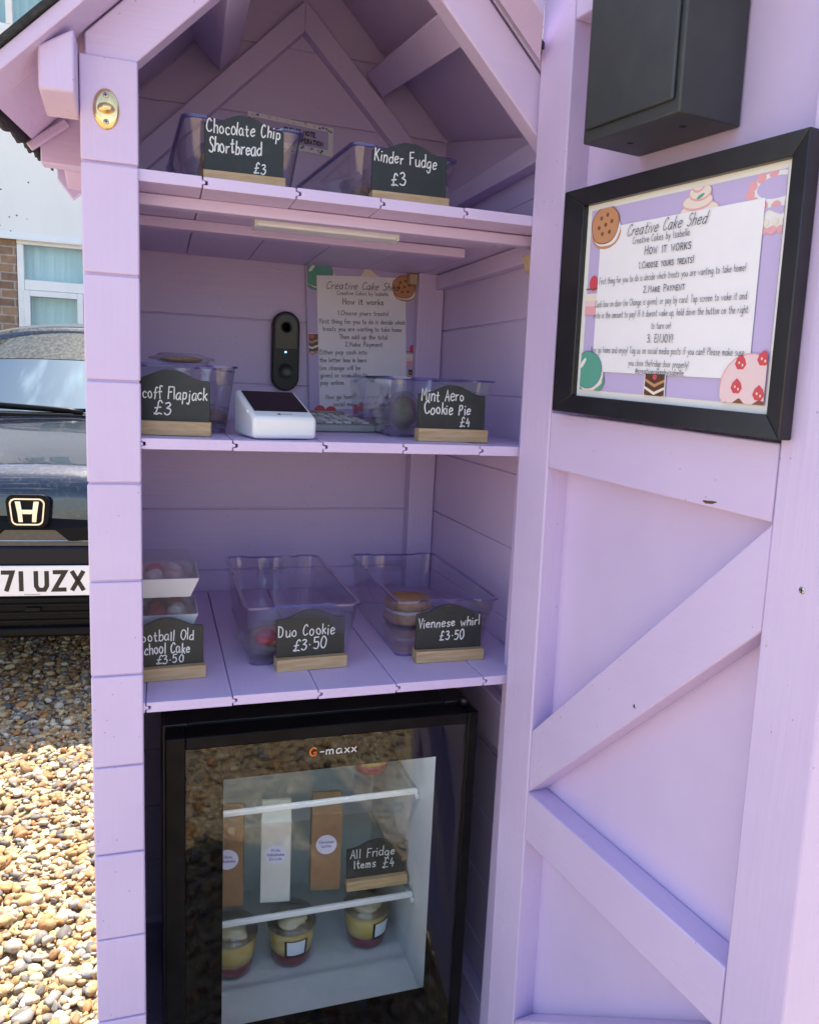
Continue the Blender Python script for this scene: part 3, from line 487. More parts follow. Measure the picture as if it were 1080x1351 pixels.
# ------------------------------------------------------------------ printed cakes for both posters
def ell(cx, cy, rx, ry, n=26, a0=0., a1=2 * PI, rot=0., wob=0., wn=5):
    o = []
    for k in range(n):
        a = a0 + (a1 - a0) * k / (n if a1 - a0 > 6.2 else n - 1); r = 1 + wob * math.sin(wn * a); x, y = rx * r * math.cos(a), ry * r * math.sin(a)
        o.append((cx + x * math.cos(rot) - y * math.sin(rot), cy + x * math.sin(rot) + y * math.cos(rot)))
    return o
class Print:
    """flat inks on paper, each a hair above the last"""
    def __init__(s, fmap, rect): s.mb = MB(); s.f = fmap; s.r = rect; s.h = .0002
    def shape(s, P, m):
        x0, y0, x1, y1 = s.r
        for a, b_, c in ((-1, 0, -x0), (1, 0, x1), (0, -1, -y0), (0, 1, y1)):
            P = clip2(P, a, b_, c)
            if len(P) < 3: return
        s.mb.poly([s.f(u, v, s.h) for u, v in P], m); s.h += .00004
    def cookie(s, x, y, r):
        s.shape(ell(x + r * .12, y - r * .42, r * 1.06, r * .72), COOK); s.shape(ell(x + r * .12, y - r * .30, r, r * .72, wob=.03), WHT); s.shape(ell(x, y, r * 1.02, r * .92, wob=.02), COOKD); s.shape(ell(x, y, r * .97, r * .87, wob=.02), COOK)
        for a, d in ((.3, .5), (1.3, .55), (2.2, .5), (3.4, .45), (4.4, .5), (5.4, .55), (0, .05)): s.shape(ell(x + r * d * math.cos(a), y + r * d * .85 * math.sin(a), r * .11, r * .10), COOKD)
    def macaron(s, x, y, r):
        s.shape(ell(x + r * .15, y - r * .45, r * 1.05, r * .7), MINT); s.shape(ell(x + r * .12, y - r * .25, r, r * .7, wob=.04, wn=9), CREAM); s.shape(ell(x, y, r * 1.02, r * .87), BLUEINK); s.shape(ell(x, y, r * .985, r * .835), MINT)
        s.shape(ell(x - r * .35, y + r * .3, r * .10, r * .30, rot=-.7), WHT)
    def cup(s, x, y, r):
        for k in range(4): s.shape(ell(x + r * .06 * (-1) ** k, y + r * (.35 * k), r * (1.05 - .22 * k), r * .34), PINK2); s.shape(ell(x + r * .06 * (-1) ** k, y + r * (.35 * k) + r * .03, r * (1.0 - .22 * k), r * .28), CREAM)
        s.shape(ell(x + r * .1, y + r * .55, r * .22, r * .07, rot=.4), MINT)
    def berrycake(s, x, y, r):
        s.shape(ell(x, y, r * 1.04, r * 1.0), PINK2); s.shape(ell(x, y, r, r * .96), PINKL); s.shape(ell(x, y - r * .55, r * .93, r * .3), COOKD)
        s.shape([(x - r, y - r * .3), (x - r * .6, y - r * .45), (x - r * .3, y - r * .25), (x, y - r * .5), (x + r * .4, y - r * .25), (x + r, y - r * .3), (x + r, y + r * .1), (x - r, y + r * .1)], PINKL)
        for a, b_ in ((-.35, .72), (.4, .85), (-.42, .05), (.35, -.1)):
            s.shape([(x + r * (a + .2 * p), y + r * (b_ + .2 * q)) for p, q in ((0, 1.2), (.7, .6), (1, -.2), (.5, -.9), (-.5, -.9), (-1, -.2), (-.7, .6))], RED)
            s.shape(ell(x + r * (a - .05), y + r * b_, r * .03, r * .04, 8), CREAM); s.shape(ell(x + r * (a + .07), y + r * (b_ - .06), r * .03, r * .04, 8), CREAM)
    def chocslice(s, x, y, r):
        s.shape([(x - r, y - r * .9), (x + r, y - r * .9), (x + r * .95, y + r * .8), (x - r * .95, y + r * .8)], WHT); s.shape([(x - r * .92, y - r * .82), (x + r * .92, y - r * .82), (x + r * .88, y + r * .75), (x - r * .88, y + r * .75)], CHOC)
        for k in range(3): s.shape([(x - r * .9, y + r * (.45 - .5 * k)), (x, y + r * (.1 - .5 * k)), (x + r * .9, y + r * (.45 - .5 * k)), (x + r * .9, y + r * (.28 - .5 * k)), (x, y + r * (-.1 - .5 * k)), (x - r * .9, y + r * (.28 - .5 * k))], COOK if k != 1 else CREAM)
        s.shape(ell(x, y + r * .55, r * .2, r * .18, 12), RED)
    def ribboncake(s, x, y, r):
        s.shape(ell(x + r * .3, y, r * .95, r * .5), WHT); s.shape([(x - r * .6, y), (x + r * 1.3, y), (x + r * 1.3, y - r * 1.2), (x - r * .5, y - r * 1.2)], WHT); s.shape(ell(x + r * .3, y + r * .05, r * .7, r * .32), PLIL)
        for k in range(9): a = PI * .55 + k * PI * .16; s.shape(ell(x + r * .3 + r * .93 * math.cos(a), y + r * .48 * math.sin(a), r * .17, r * .15, 12), PINK2)
        for k in range(6): s.shape(ell(x - r * .4 + k * r * .33, y - r * 1.15, r * .17, r * .12, 12), PINK2); s.shape(ell(x - r * .3 + k * r * .33, y - r * .92, r * .13, r * .1, 12), CREAM)
        s.shape([(x - r * .45, y - r * .55), (x - r * .2, y - r * .72), (x + r * .1, y - r * .55), (x + r * .5, y - r * .72), (x + r * 1.2, y - r * .55), (x + r * 1.2, y - r * .50), (x - r * .45, y - r * .50)], PLIL)
    def rect(s, x0, y0, x1, y1, m): s.shape([(x0, y0), (x1, y0), (x1, y1), (x0, y1)], m)
    def stack(s, x, y, r):
        s.rect(x - r, y - r, x + r, y - .3 * r, PINK2); s.rect(x - r, y - .3 * r, x + r, y + .15 * r, PINKL); s.rect(x - r, y + .15 * r, x + r, y + .7 * r, CREAM); s.shape(ell(x + r * .3, y + r * 1.5, r * .5, r * .6), RED); s.rect(x - r, y + r * 1.0, x + r, y + r * 1.12, COOKD)

# framed poster on the door
fr = thing('framed_poster', DS(.27, -.018, .005), 'black framed instruction poster with pastel cakes hung on the open door', 'framed poster')
m = MB(); S0, S1, F0, F1 = .097, .4445, -.0185, .2535; I = (.1345, .4265, .0035, .2325)
def mitre(a, b_, c, d_):
    m.hexa([DS(*a, .0015), DS(*b_, .0015), DS(*c, .0015), DS(*d_, .0015), DS(*a, .0185), DS(*b_, .0185), DS(*c, .0165), DS(*d_, .0165)], None, .0012)
mitre((S0, F0), (S1, F0), (I[1], I[2]), (I[0], I[2])); mitre((S1, F0), (S1, F1), (I[1], I[3]), (I[1], I[2])); mitre((S1, F1), (S0, F1), (I[0], I[3]), (I[1], I[3])); mitre((S0, F1), (S0, F0), (I[0], I[2]), (I[0], I[3]))
m.build('frame', BLACKP, fr)
m = MB(); dbox(m, S0 + .02, S1 - .02, F0 + .015, F1 - .012, .002, .009, MATB, 0); m.build('mount', MATB, fr)
def fp(u, v, h=.0): return DS(u, v, .0093 + h)
X0, Y0, X1, Y1 = .1425, .0115, .4185, .2255
pr = Print(fp, (X0, Y0, X1, Y1)); pr.rect(X0, Y0, X1, Y1, PLIL)
pr.ribboncake(.3985, .209, .032); pr.cup(.314, .2025, .025); pr.stack(.151, .117, .015)
pr.rect(.1635, .0345, .3975, .2025, PAPER); pr.cookie(.170, .206, .0245); pr.macaron(.156, .036, .0265); pr.chocslice(.273, .0225, .0170); pr.berrycake(.400, .0255, .0345)
def ft(s, x, y, h, pen, fit=None, **k): text(pr.mb, s, lambda u, v: fp(u, v, .0042 - .0007), x, y, h, pen, INK, fit, 'c', **k)
ft('Creative Cake Shed', .2705, .188, .0125, .00042, .119, shear=.32, seed=3); ft('Creative Cakes by Isabelle', .265, .1785, .0075, .0003, .086, seed=4)
ft('How it works', .277, .1650, .0092, .00044, .069, serif=True, caps=True); ft('1.Choose yours treats!', .276, .1505, .0072, .0004, .082, serif=True, caps=True)
ft('First thing for you to do is decide which treats you are wanting to take home!', .2765, .1372, .0075, .00026, .216, seed=5); ft('2.Make Payment', .276, .1238, .0072, .0004, .062, serif=True, caps=True)
ft('Cash box on door (no Change is given), or pay by card. Tap screen to wake it and', .2765, .1105, .0075, .00026, .225, seed=6); ft('write in the amount to pay! If it doesnt wake up, hold down the button on the right', .2765, .0975, .0075, .00026, .230, seed=7); ft('to turn on!', .277, .0840, .0075, .00026, .030, seed=8)
ft('3. ENJOY!', .277, .0695, .0085, .0004, .040, serif=True); ft('Now go home and enjoy! Tag us on social media posts if you can!! Please make sure', .277, .0570, .0075, .00026, .230, seed=9); ft('you close thefridge door properly!', .276, .0432, .0072, .00026, .092, seed=10); ft('@creativecakesbyisabelle', .279, .0350, .0062, .0003, .074)
pr.mb.build('print', PAPER, fr)

# poster on the back wall
bp_ = thing('poster', (.49, .555, Zr(-.07)), 'lilac instruction poster with cake drawings pinned on the back wall', 'poster')
BW, BH = .226, .302; BO = Vector((.376, .5525, Zr(-.072)))
def bmap(u, v, h=0.): 
    bow = .010 * math.sin(PI * min(max(u / BW, 0), 1)) + .004 * (1 - v / BH)
    return BO + Vector((u - .055 * v * .9, -h - bow, v + .05 * u))
m = MB(); nseg = 12; rings = []
for k in range(nseg + 1): u = BW * k / nseg; rings.append([bmap(u, 0), bmap(u, BH), bmap(u, BH) + Vector((0, .0006, 0)), bmap(u, 0) + Vector((0, .0006, 0))])
m.loft(rings, PLIL, smooth=False); m.build('sheet', PLIL, bp_)
class BPrint(Print):
    def shape(s, P, m):
        x0, y0, x1, y1 = s.r
        for a, b_, c in ((-1, 0, -x0), (1, 0, x1), (0, -1, -y0), (0, 1, y1)):
            P = clip2(P, a, b_, c)
            if len(P) < 3: return
        for k in range(nseg):                            # follow the curl of the sheet
            Q = clip2(clip2(P, -1, 0, -BW * k / nseg), 1, 0, BW * (k + 1) / nseg)
            if len(Q) >= 3 and max(q[0] for q in Q) - min(q[0] for q in Q) > 1e-6: s.mb.poly([s.f(u, v, s.h) for u, v in Q], m)
        s.h += .00004
pb = BPrint(bmap, (.002, .002, BW - .002, BH - .002))
pb.macaron(.022, .284, .030); pb.shape([(.096, .262), (.120, .298), (.150, .276), (.150, .262)], CREAM); pb.cup(.135, .262, .016); pb.chocslice(.008, .150, .022); pb.stack(.214, .118, .014); pb.chocslice(.218, .088, .012)
pb.rect(.020, .018, .203, .279, PAPER); pb.cookie(.199, .262, .025); pb.shape(ell(.020, .016, .011, .010), RED); pb.shape(ell(.042, .014, .011, .010), RED)
def bt(s, x, y, h, pen, fit=None, **k): text(pb.mb, s, lambda u, v: bmap(u, v, .0037), x, y, h, pen, INK, fit, 'c' if 'align' not in k else k.pop('align'), **k)
bt('Creative Cake Shed', .112, .2535, .0145, .0005, .150, shear=.3, seed=3); bt('Creative Cakes by Isabelle', .112, .2425, .0075, .00032, .106, seed=4); bt('How it works', .112, .2245, .0112, .0006, .085, serif=True)
for s, y, wd in (('1.Choose yours treats!', .2035, .105), ('First thing for you to do is decide which', .1870, .178), ('treats you are wanting to take home.', .1725, .166), ('Then add up the total', .1570, .100), ('2.Make Payment', .1425, .078)): bt(s, .112, y, .0088, .00042, wd, serif=True)
for s, y, wd in (('Either pop cash into', .1270, .096), ('the letter box in here.', .1115, .097), ('(no change will be', .0960, .082), ('given) or scan this to', .0815, .096), ('pay online.', .0670, .050)): bt(s, .022, y, .0088, .00042, wd, serif=True, align='l')
bt('3.', .112, .0520, .0088, .00042, .008, serif=True); bt('Now go home and enjoy! Tag us on', .112, .0385, .0088, .00042, .160, serif=True); bt('social media posts if you can!', .112, .0240, .0088, .00042, .130, serif=True)
pb.mb.build('print', PAPER, bp_)

# small notice in the gable
nb = thing('notice', (.33, .558, Zr(.44)), 'small lilac paper notice with a flowery border on the gable above the top shelf', 'notice')
def nmap(u, v, h=0.): return Vector((.247 + u, .5595 - h, Zr(.443 + v - .055 * u)))
m = MB(); m.prism([nmap(u, v) for u, v in ((0, 0), (.163, 0), (.163, .052), (0, .052))], (0, .0015, 0), PAPER)
pn = Print(nmap, (0, 0, .163, .052))
for k in range(46):
    a = random.random() * .42; u, v = (a, .003 + random.random() * .005) if a < .16 else ((a - .2, .046 + random.random() * .004) if .2 < a < .36 else ((.003 if random.random() < .5 else .158), random.random() * .05))
    pn.shape(ell(u, v, .0028, .0022, 9, wob=.25), random.choice([MINT, LABELL, BLUEINK, CREAM, LABELL]))
pn.rect(.010, .010, .153, .043, PLIL)
text(pn.mb, 'PLEASE NOTE', lambda u, v: nmap(u, v, .0026), .098, .0285, .0078, .0010, INK, .060, 'c'); text(pn.mb, 'OPERATION', lambda u, v: nmap(u, v, .0026), .119, .0145, .0078, .0010, INK, .050, 'c')
m.build('sheet', PAPER, nb); pn.mb.build('print', PAPER, nb)

# ------------------------------------------------------------------ strip light under the top shelf, door bell camera on the wall
sl_ = thing('strip_light', (.31, .13, Zr(.2)), 'slim white strip light, switched off, fixed under the top shelf', 'strip light')
m = MB(); m.box(.213, .414, .105, .143, Zr(.2085), Zr(.2260), None, .003, 3); m.build('diffuser', mat('opal_diffuser', (.78, .80, .85), .35), sl_)
for a in (.2105, .4135):
    m = MB(); m.box(a, a + .003, .104, .144, Zr(.2075), Zr(.2261), None, .001); m.build('end_cap', WPLAS, sl_)
db = thing('video_doorbell', (.323, .56, Zr(-.01)), 'black pill shaped video doorbell on the back wall beside the lilac poster', 'doorbell')
def pill(mb, cx, cz, hw, hh, y0, y1, m, bev=.004):
    P = [(cx + hw * math.cos(a), cz + (hh - hw) + hw * math.sin(a)) for a in np.linspace(0, PI, 16)] + [(cx + hw * math.cos(a), cz - (hh - hw) + hw * math.sin(a)) for a in np.linspace(PI, 2 * PI, 16)]
    mb.prism([(x, y1, z) for x, z in P], (0, y0 - y1, 0), m, bev, 3)
m = MB(); pill(m, .3235, Zr(.0575), .0265, .0765, .536, .5615, None, .005); m.build('body', mat('doorbell_black', (.008, .008, .009), .4, 0, .3), db)
m = MB(); P = [(.3235 + .0215 * math.cos(a), Zr(.1065) + .0215 * math.sin(a)) for a in np.linspace(0, PI, 18)] + [(.302, Zr(.062)), (.345, Zr(.062))]
m.prism([(x, .5362, z) for x, z in P], (0, -.0012, 0), None, .0004); m.build('camera_window', vary(mat('doorbell_painted_reflection', (.050, .012, .004), .16, 0, .25), (.008, .016, .010), (26, 26, 26), .42, .62), db)  # orange and green reflections are painted into the window's base colour
m = MB(); m.lathe([(.011, .0022), (.009, .0026), (.0075, .0012), (0, .0018)], (.3235, .5360, Zr(.1035)), mat('lens', (.004, .006, .008), .03), 24, 'y'); m.build('lens', None, db)
m = MB(); m.lathe([(0, .0028), (.0016, .0026), (.0017, .001)], (.3225, .5360, Zr(.0560)), LED, 10, 'y'); m.build('status_light', LED, db)
m = MB(); m.lathe([(.0165, 0), (.0165, .0012), (.0150, .0018), (.0140, .0008), (0, .0010)], (.3235, .5360, Zr(.0190)), mat('button_black', (.016, .016, .017), .35), 30, 'y'); m.build('button', None, db)

# ------------------------------------------------------------------ clear storage bins
def bin_outline(x0, x1, y0, y1, r=.014, notch=.007):
    """plan outline with a recessed grip in front and back"""
    o = []
    def arc(cx, cy, a0):
        for k in range(6): a = a0 + k * (PI / 2) / 5; o.append((cx + r * math.cos(a), cy + r * math.sin(a)))
    w_ = x1 - x0
    arc(x1 - r, y1 - r, 0)
    for f, d in ((.80, 0), (.75, notch), (.25, notch), (.20, 0)): o.append((x0 + w_ * f, y1 - d))
    arc(x0 + r, y1 - r, PI / 2); arc(x0 + r, y0 + r, PI)
    for f, d in ((.20, 0), (.25, notch), (.75, notch), (.80, 0)): o.append((x0 + w_ * f, y0 + d))
    arc(x1 - r, y0 + r, 1.5 * PI)
    return o
def make_bin(label, x0, x1, y0, y1, z0, h, yaw=0., taper=.010, ty=.03, grp='clear plastic bins on the shelves'):
    t = thing('storage_bin', ((x0 + x1) / 2, (y0 + y1) / 2, z0), label, 'storage bin', grp); th = .0022
    cx, cy = (x0 + x1) / 2, (y0 + y1) / 2; R = Matrix.Translation((cx, cy, 0)) @ Matrix.Rotation(yaw, 4, 'Z') @ Matrix.Translation((-cx, -cy, 0))
    def ring(f, ins, z, n=.007):
        a = taper * (1 - f); return [(x, y, z) for x, y in bin_outline(x0 + a + ins, x1 - a - ins, y0 + ty * (1 - f) + ins, y1 - a * .5 - ins, .014, n)]
    m = MB(); m.loft([ring(0, 0, z0 + .0008), ring(.5, 0, z0 + h * .5), ring(1, 0, z0 + h - .002)], None, cap=False); m.loft([ring(0, th, z0 + .003), ring(.5, th, z0 + h * .5), ring(1, th, z0 + h - .002)], None, cap=False)
    m.poly(ring(0, 0, z0 + .0008)); m.poly(ring(0, th, z0 + .003)); m.xf(R); m.build('body', BIN, t)
    m = MB(); a = ring(1, -.003, z0 + h - .003, .005); b_ = ring(1, th, z0 + h - .003); c = ring(1, th, z0 + h); d = ring(1, -.003, z0 + h)
    m.loft([a, d, c, b_, a], None, cap=False, smooth=False); m.xf(R); m.build('rim', BINE, t)
    m = MB(); a, b_ = ring(0, -.0006, z0 + .0004), ring(0, -.0006, z0 + .0042); m.loft([a, b_], None, cap=False); m.xf(R); m.build('base_edge', BINE, t)
    m = MB(); w_ = x1 - x0; m.box(x0 + w_ * .34, x1 - w_ * .34, y1 - .0105, y1 - .0085, z0 + h * .66, z0 + h * .88, None, .001); m.xf(R); m.build('grip_plate', BIN, t)
    return t
BIN_N = 'clear plastic bins on the shelves'
make_bin('empty looking clear bin behind the Duo Cookie sign on the lowest shelf', .203, .372, .082, .425, Zr(ZS[3]) + .0006, .100, .0)
make_bin('clear bin holding a round biscuit behind the Viennese whirl sign', .436, .603, .080, .420, Zr(ZS[3]) + .0006, .100, -.02)
make_bin('clear bin behind the Flapjack sign at the left of the middle shelf', .024, .186, .088, .40, Zr(ZS[2]) + .0006, .094, .0)
make_bin('clear bin behind the Mint Aero Cookie Pie sign at the right of the middle shelf', .414, .582, .098, .40, Zr(ZS[2]) + .0006, .092, -.03)
make_bin('clear bin behind the Chocolate Chip Shortbread sign on the top shelf', .108, .262, .075, .38, Zr(ZS[1]) + .0006, .088, .05)
make_bin('clear bin behind the Kinder Fudge sign on the top shelf', .322, .479, .082, .39, Zr(ZS[1]) + .0006, .084, .10)

# ------------------------------------------------------------------ chalkboard signs
def make_sign(label, x, y, z, W, Hh, yaw, lines, lean=.05, seed=1, hb=.019):
    """x, y: middle of the front of the wooden foot; lines: (text, x from left, baseline, cap height, width)"""
    t = thing('chalkboard_sign', (x, y, z), label, 'chalkboard sign', 'chalk price signs')
    M = Matrix.Translation((x, y, z)) @ Matrix.Rotation(yaw, 4, 'Z')
    m = MB(); m.box(-W / 2 - .001, W / 2 + .002, 0, .024, .0003, hb, None, .001); m.xf(M); m.build('foot', PINE, t)
    L = Matrix.Translation((0, .011, hb - .003)) @ Matrix.Rotation(-lean, 4, 'X')
    hs = Hh - hb - .012; P = [(-W / 2, 0), (W / 2, 0), (W / 2, hs - .002), (W / 2 - .002, hs)]
    for k in range(1, 24):
        u = W / 2 - .002 - (W - .004) * k / 24; q = abs(u) / (W / 2); P.append((u, hs + .013 * (0.5 + .5 * math.cos(PI * min(1, max(0, (q - .06) / .82))))))
    P += [(-W / 2 + .002, hs), (-W / 2, hs - .002)]
    m = MB(); m.prism([(u, .0035, v) for u, v in P], (0, -.0035, 0), None, .0005, 1); m.xf(M @ L); b = m.build('board', SLATE, t)
    m = MB()
    for i, (s, u, v, h, wd) in enumerate(lines): text(m, s, lambda a, c: (a, -.0003, c), -W / 2 + u * W, v, h, .00076 + .00012 * (i % 2), CHALK, wd * W, 'l', jit=.62, shear=.03, slope=.02 * ((seed % 3) - 1), seed=seed * 7 + i)
    m.xf(M @ L); m.build('chalk_writing', CHALK, b)
    return t
z1, z2, z3 = Zr(ZS[1]), Zr(ZS[2]), Zr(ZS[3])
make_sign('chalkboard sign reading Chocolate Chip Shortbread £3 on the top shelf', .190, .046, z1, .100, .094, -.05, [('Chocolate Chip', .03, .051, .0160, .93), ('Shortbread', .05, .028, .0165, .68), ('£3', .62, .0075, .0135, .16)], seed=2)
make_sign('chalkboard sign reading Kinder Fudge £3 on the top shelf', .4125, .044, z1, .106, .090, -.04, [('Kinder Fudge', .03, .044, .0165, .84), ('£3', .25, .015, .0180, .22)], seed=3)
make_sign('chalkboard sign reading Flapjack £3 at the left end of the middle shelf', .0965, .052, z2, .103, .088, -.12, [('Biscoff Flapjack', -.0, .032, .0150, .97), ('£3', .30, .012, .0165, .22)], seed=4)
make_sign('chalkboard sign reading Mint Aero Cookie Pie £4 on the middle shelf', .4975, .055, z2, .105, .085, -.02, [('Mint Aero', .04, .043, .0170, .64), ('Cookie Pie', .09, .0235, .0160, .70), ('£4', .62, .0075, .0125, .17)], seed=5)
make_sign('chalkboard sign reading Football Old School Cake £3.50 on the lowest shelf', .094, .078, z3, .102, .090, .05, [('Football Old', .10, .040, .0150, .78), ('School Cake', .14, .0215, .0150, .68), ('£3·50', .36, .0065, .0120, .38)], seed=6)
make_sign('chalkboard sign reading Duo Cookie £3.50 on the lowest shelf', .3015, .082, z3, .105, .092, .05, [('Duo Cookie', .03, .0345, .0175, .83), ('£3·50', .24, .0125, .0165, .50)], seed=7)
make_sign('chalkboard sign reading Viennese whirl £3.50 on the lowest shelf', .5205, .076, z3, .110, .092, -.02, [('Viennese whirl', .03, .0375, .0145, .95), ('£3·50', .36, .0165, .0150, .38)], seed=8)

# ------------------------------------------------------------------ bags of cake in the bins
def bag(label, c, r, fill, seed=1, wrap=1.25, kind='bagged cake', nm='cake_bag'):
    t = thing(nm, (c[0], c[1], c[2] - r[2]), label, kind)
    m = MB()
    for i, (dx, dy, dz, rx, ry, rz, mt) in enumerate(fill): m.blob((c[0] + dx, c[1] + dy, c[2] + dz), (rx, ry, rz), mt, 3, .10, seed + i)
    m.build('filling', None, t)
    m = MB(); m.blob(c, (r[0] * wrap, r[1] * wrap, r[2] * 1.1), None, 4, .16, seed + 20); m.xf(Matrix.Translation((0, 0, .0)))
    m.build('wrapper', BAG, t)
bag('dark red and brown cookie in a crinkled clear bag in the Duo Cookie bin', (.262, .165, z3 + .030), (.048, .040, .020), [(0, 0, 0, .042, .034, .015, BISC), (-.020, -.02, .004, .020, .016, .012, RED), (.022, .004, .010, .024, .02, .010, CHOC)], 3)
t = thing('sandwich_biscuit', (.515, .285, z3), 'round golden sandwich biscuit in the Viennese whirl bin', 'biscuit')
for nm, a, b_, mt, rr_ in (('biscuit_half', .006, .024, BISC, .043), ('cream_filling', .0235, .0315, PAPER, .040), ('biscuit_half', .031, .049, BISC, .043)):
    m = MB(); prof = [(0, a), (rr_ * .92, a), (rr_, a + .004), (rr_ * 1.0, b_ - .004), (rr_ * .93, b_), (0, b_ + .001)]; m.lathe(prof, (.515, .285, z3), mt, 40)
    for v in m.bm.verts:
        a_ = math.atan2(v.co.y - .285, v.co.x - .515); q = 1 + .03 * math.sin(a_ * 9); v.co.x = .515 + (v.co.x - .515) * q; v.co.y = .285 + (v.co.y - .285) * q
    m.build(nm, mt, t)
bag('green and brown cookie pie in a clear bag in the Mint Aero bin', (.452, .165, z2 + .036), (.026, .030, .030), [(0, 0, 0, .020, .026, .026, GRNB), (.006, -.012, .004, .012, .012, .018, CHOC)], 8)
bag('pale flapjack in a clear bag in the Flapjack bin', (.158, .20, z2 + .020), (.022, .05, .015), [(0, 0, 0, .020, .045, .011, BISC)], 12)
bag('flat bag of flapjack lying on top of the Flapjack bin', (.118, .23, z2 + .104), (.036, .05, .008), [(0, 0, -.001, .030, .042, .005, BISC)], 15)
bag('brown bag of shortbread standing in the Chocolate Chip Shortbread bin', (.165, .12, z1 + .036), (.03, .026, .032), [(-.012, 0, 0, .018, .02, .026, BISC), (.014, .01, 0, .02, .02, .022, CHOC)], 17)
bag('clear bag of fudge pieces standing in the Kinder Fudge bin', (.385, .155, z1 + .034), (.034, .03, .030), [(-.012, 0, -.004, .018, .02, .02, BISC), (.012, .006, 0, .018, .018, .022, CREAM)], 22)
bag('crumpled empty clear bag behind the Kinder Fudge bin', (.345, .42, z1 + .04), (.045, .03, .038), [(0, 0, -.03, .02, .02, .006, CREAM)], 27, 1.0)

# ------------------------------------------------------------------ boxes of cake at the left of the lowest shelf
def cake_box(label, x0, x1, y0, y1, z0, fl, h=.036, cols=(RED, CREAM, BISC)):
    t = thing('cake_box', ((x0 + x1) / 2, (y0 + y1) / 2, z0), label, 'cake box', 'stacked cake boxes'); a = .012; th = .0016
    m = MB(); o0, o1 = [(x0 + a, y0 + a, z0), (x1 - a, y0 + a, z0), (x1 - a, y1 - a, z0), (x0 + a, y1 - a, z0)], [(x0, y0, z0 + h), (x1, y0, z0 + h), (x1, y1, z0 + h), (x0, y1, z0 + h)]
    i1 = [(x0 + th, y0 + th, z0 + h), (x1 - th, y0 + th, z0 + h), (x1 - th, y1 - th, z0 + h), (x0 + th, y1 - th, z0 + h)]; i0 = [(x0 + a + th, y0 + a + th, z0 + th), (x1 - a - th, y0 + a + th, z0 + th), (x1 - a - th, y1 - a - th, z0 + th), (x0 + a + th, y1 - a - th, z0 + th)]
    m.loft([o0, o1, i1, i0], None, smooth=False); m.build('tray', WBOX, t)
    m = MB(); k = 0
    for i in range(3):
        for j in range(2):
            m.blob((x0 + .026 + i * .027, y0 + .03 + j * .04, z0 + h * .75), (.014, .02, .016), cols[k % len(cols)], 3, .1, fl + k); k += 1
    m.build('cake', None, t)
    m = MB(); l0, l1 = [(x0 + .002, y0 + .002, z0 + h), (x1 - .002, y0 + .002, z0 + h), (x1 - .002, y1 - .002, z0 + h), (x0 + .002, y1 - .002, z0 + h)], [(x0 + .012, y0 + .012, z0 + h + .024), (x1 - .016, y0 + .012, z0 + h + .024), (x1 - .016, y1 - .012, z0 + h + .024), (x0 + .012, y1 - .012, z0 + h + .024)]
    m.loft([l0, l1], None, smooth=False); m.build('clear_lid', BAG, t)
cake_box('white cake box with brown cake, lowest of the pile behind the Football sign', .026, .136, .118, .225, z3 + .0006, 3, .030, (BISC, CHOC, BISC))
cake_box('white cake box with dark red cake, in the middle of the pile of cake boxes', .028, .138, .116, .223, z3 + .0550, 5, .030, (BERRY, WHT, RED))
cake_box('white cake box with red and cream cake, on top of the pile of cake boxes', .024, .139, .112, .220, z3 + .1095, 9, .030, (RED, PINKL, WHT))

# ------------------------------------------------------------------ card reader and calculator
t = thing('card_reader', (.235, .08, z2), 'white wedge shaped card reader with a dark screen on the middle shelf', 'card reader')
M = Matrix.Translation((.2455, .026, z2)) @ Matrix.Rotation(math.radians(9), 4, 'Z')
w_, dp_ = .0445, .098
def wedge(mb, x0, x1, y0, y1, za, zb, zc, m=None, bev=.004): mb.hexa([(x0, y0, za), (x1, y0, za), (x1, y1, za), (x0, y1, za), (x0, y0, zb), (x1, y0, zb), (x1, y1, zc), (x0, y1, zc)], m, bev, 3)
m = MB(); wedge(m, -w_, w_, 0, dp_, .001, .030, .064, None, .006); m.xf(M); b = m.build('body', WPLAS, t)
sl2 = math.atan2(.034, dp_); LM = M @ Matrix.Translation((0, 0, .030)) @ Matrix.Rotation(sl2, 4, 'X')
m = MB(); m.box(-.0375, .0375, .020, .094, .0002, .0016, None, .0008); m.xf(LM); m.build('screen', SCREEN, b)
m = MB(); m.box(-w_ - .0014, -w_ + .001, .026, .060, .034, .038, None, .0006); m.xf(M); m.build('side_button', WPLAS, b)
m = MB(); m.box(-.008, -.004, .0085, .0125, .0001, .0005, PBLACK); m.box(-.002, .012, .0098, .0112, .0001, .0004, GREYP); m.xf(LM); m.build('front_mark', PBLACK, b)
t = thing('calculator', (.385, .25, z2), 'grey desk calculator lying between the card reader and the clear bin', 'calculator')
M = Matrix.Translation((.372, .215, z2)) @ Matrix.Rotation(math.radians(12), 4, 'Z')
m = MB(); wedge(m, -.054, .056, 0, .13, .001, .012, .030, None, .003); m.xf(M); b = m.build('body', GREYP, t)
LM = M @ Matrix.Translation((0, 0, .0122)) @ Matrix.Rotation(math.atan2(.018, .13), 4, 'X')
m = MB(); m.box(-.046, .048, .098, .122, .0002, .0012, None, .0004); m.xf(LM); m.build('display', LCD, b)
for i in range(6):
    for j in range(5):
        m = MB(); m.box(-.047 + i * .0163, -.0345 + i * .0163, .008 + j * .0168, .0195 + j * .0168, .0003, .0032, None, .0008, 1); m.xf(LM); m.build('key', KEYS if (i + j) % 4 else GREYP, b)

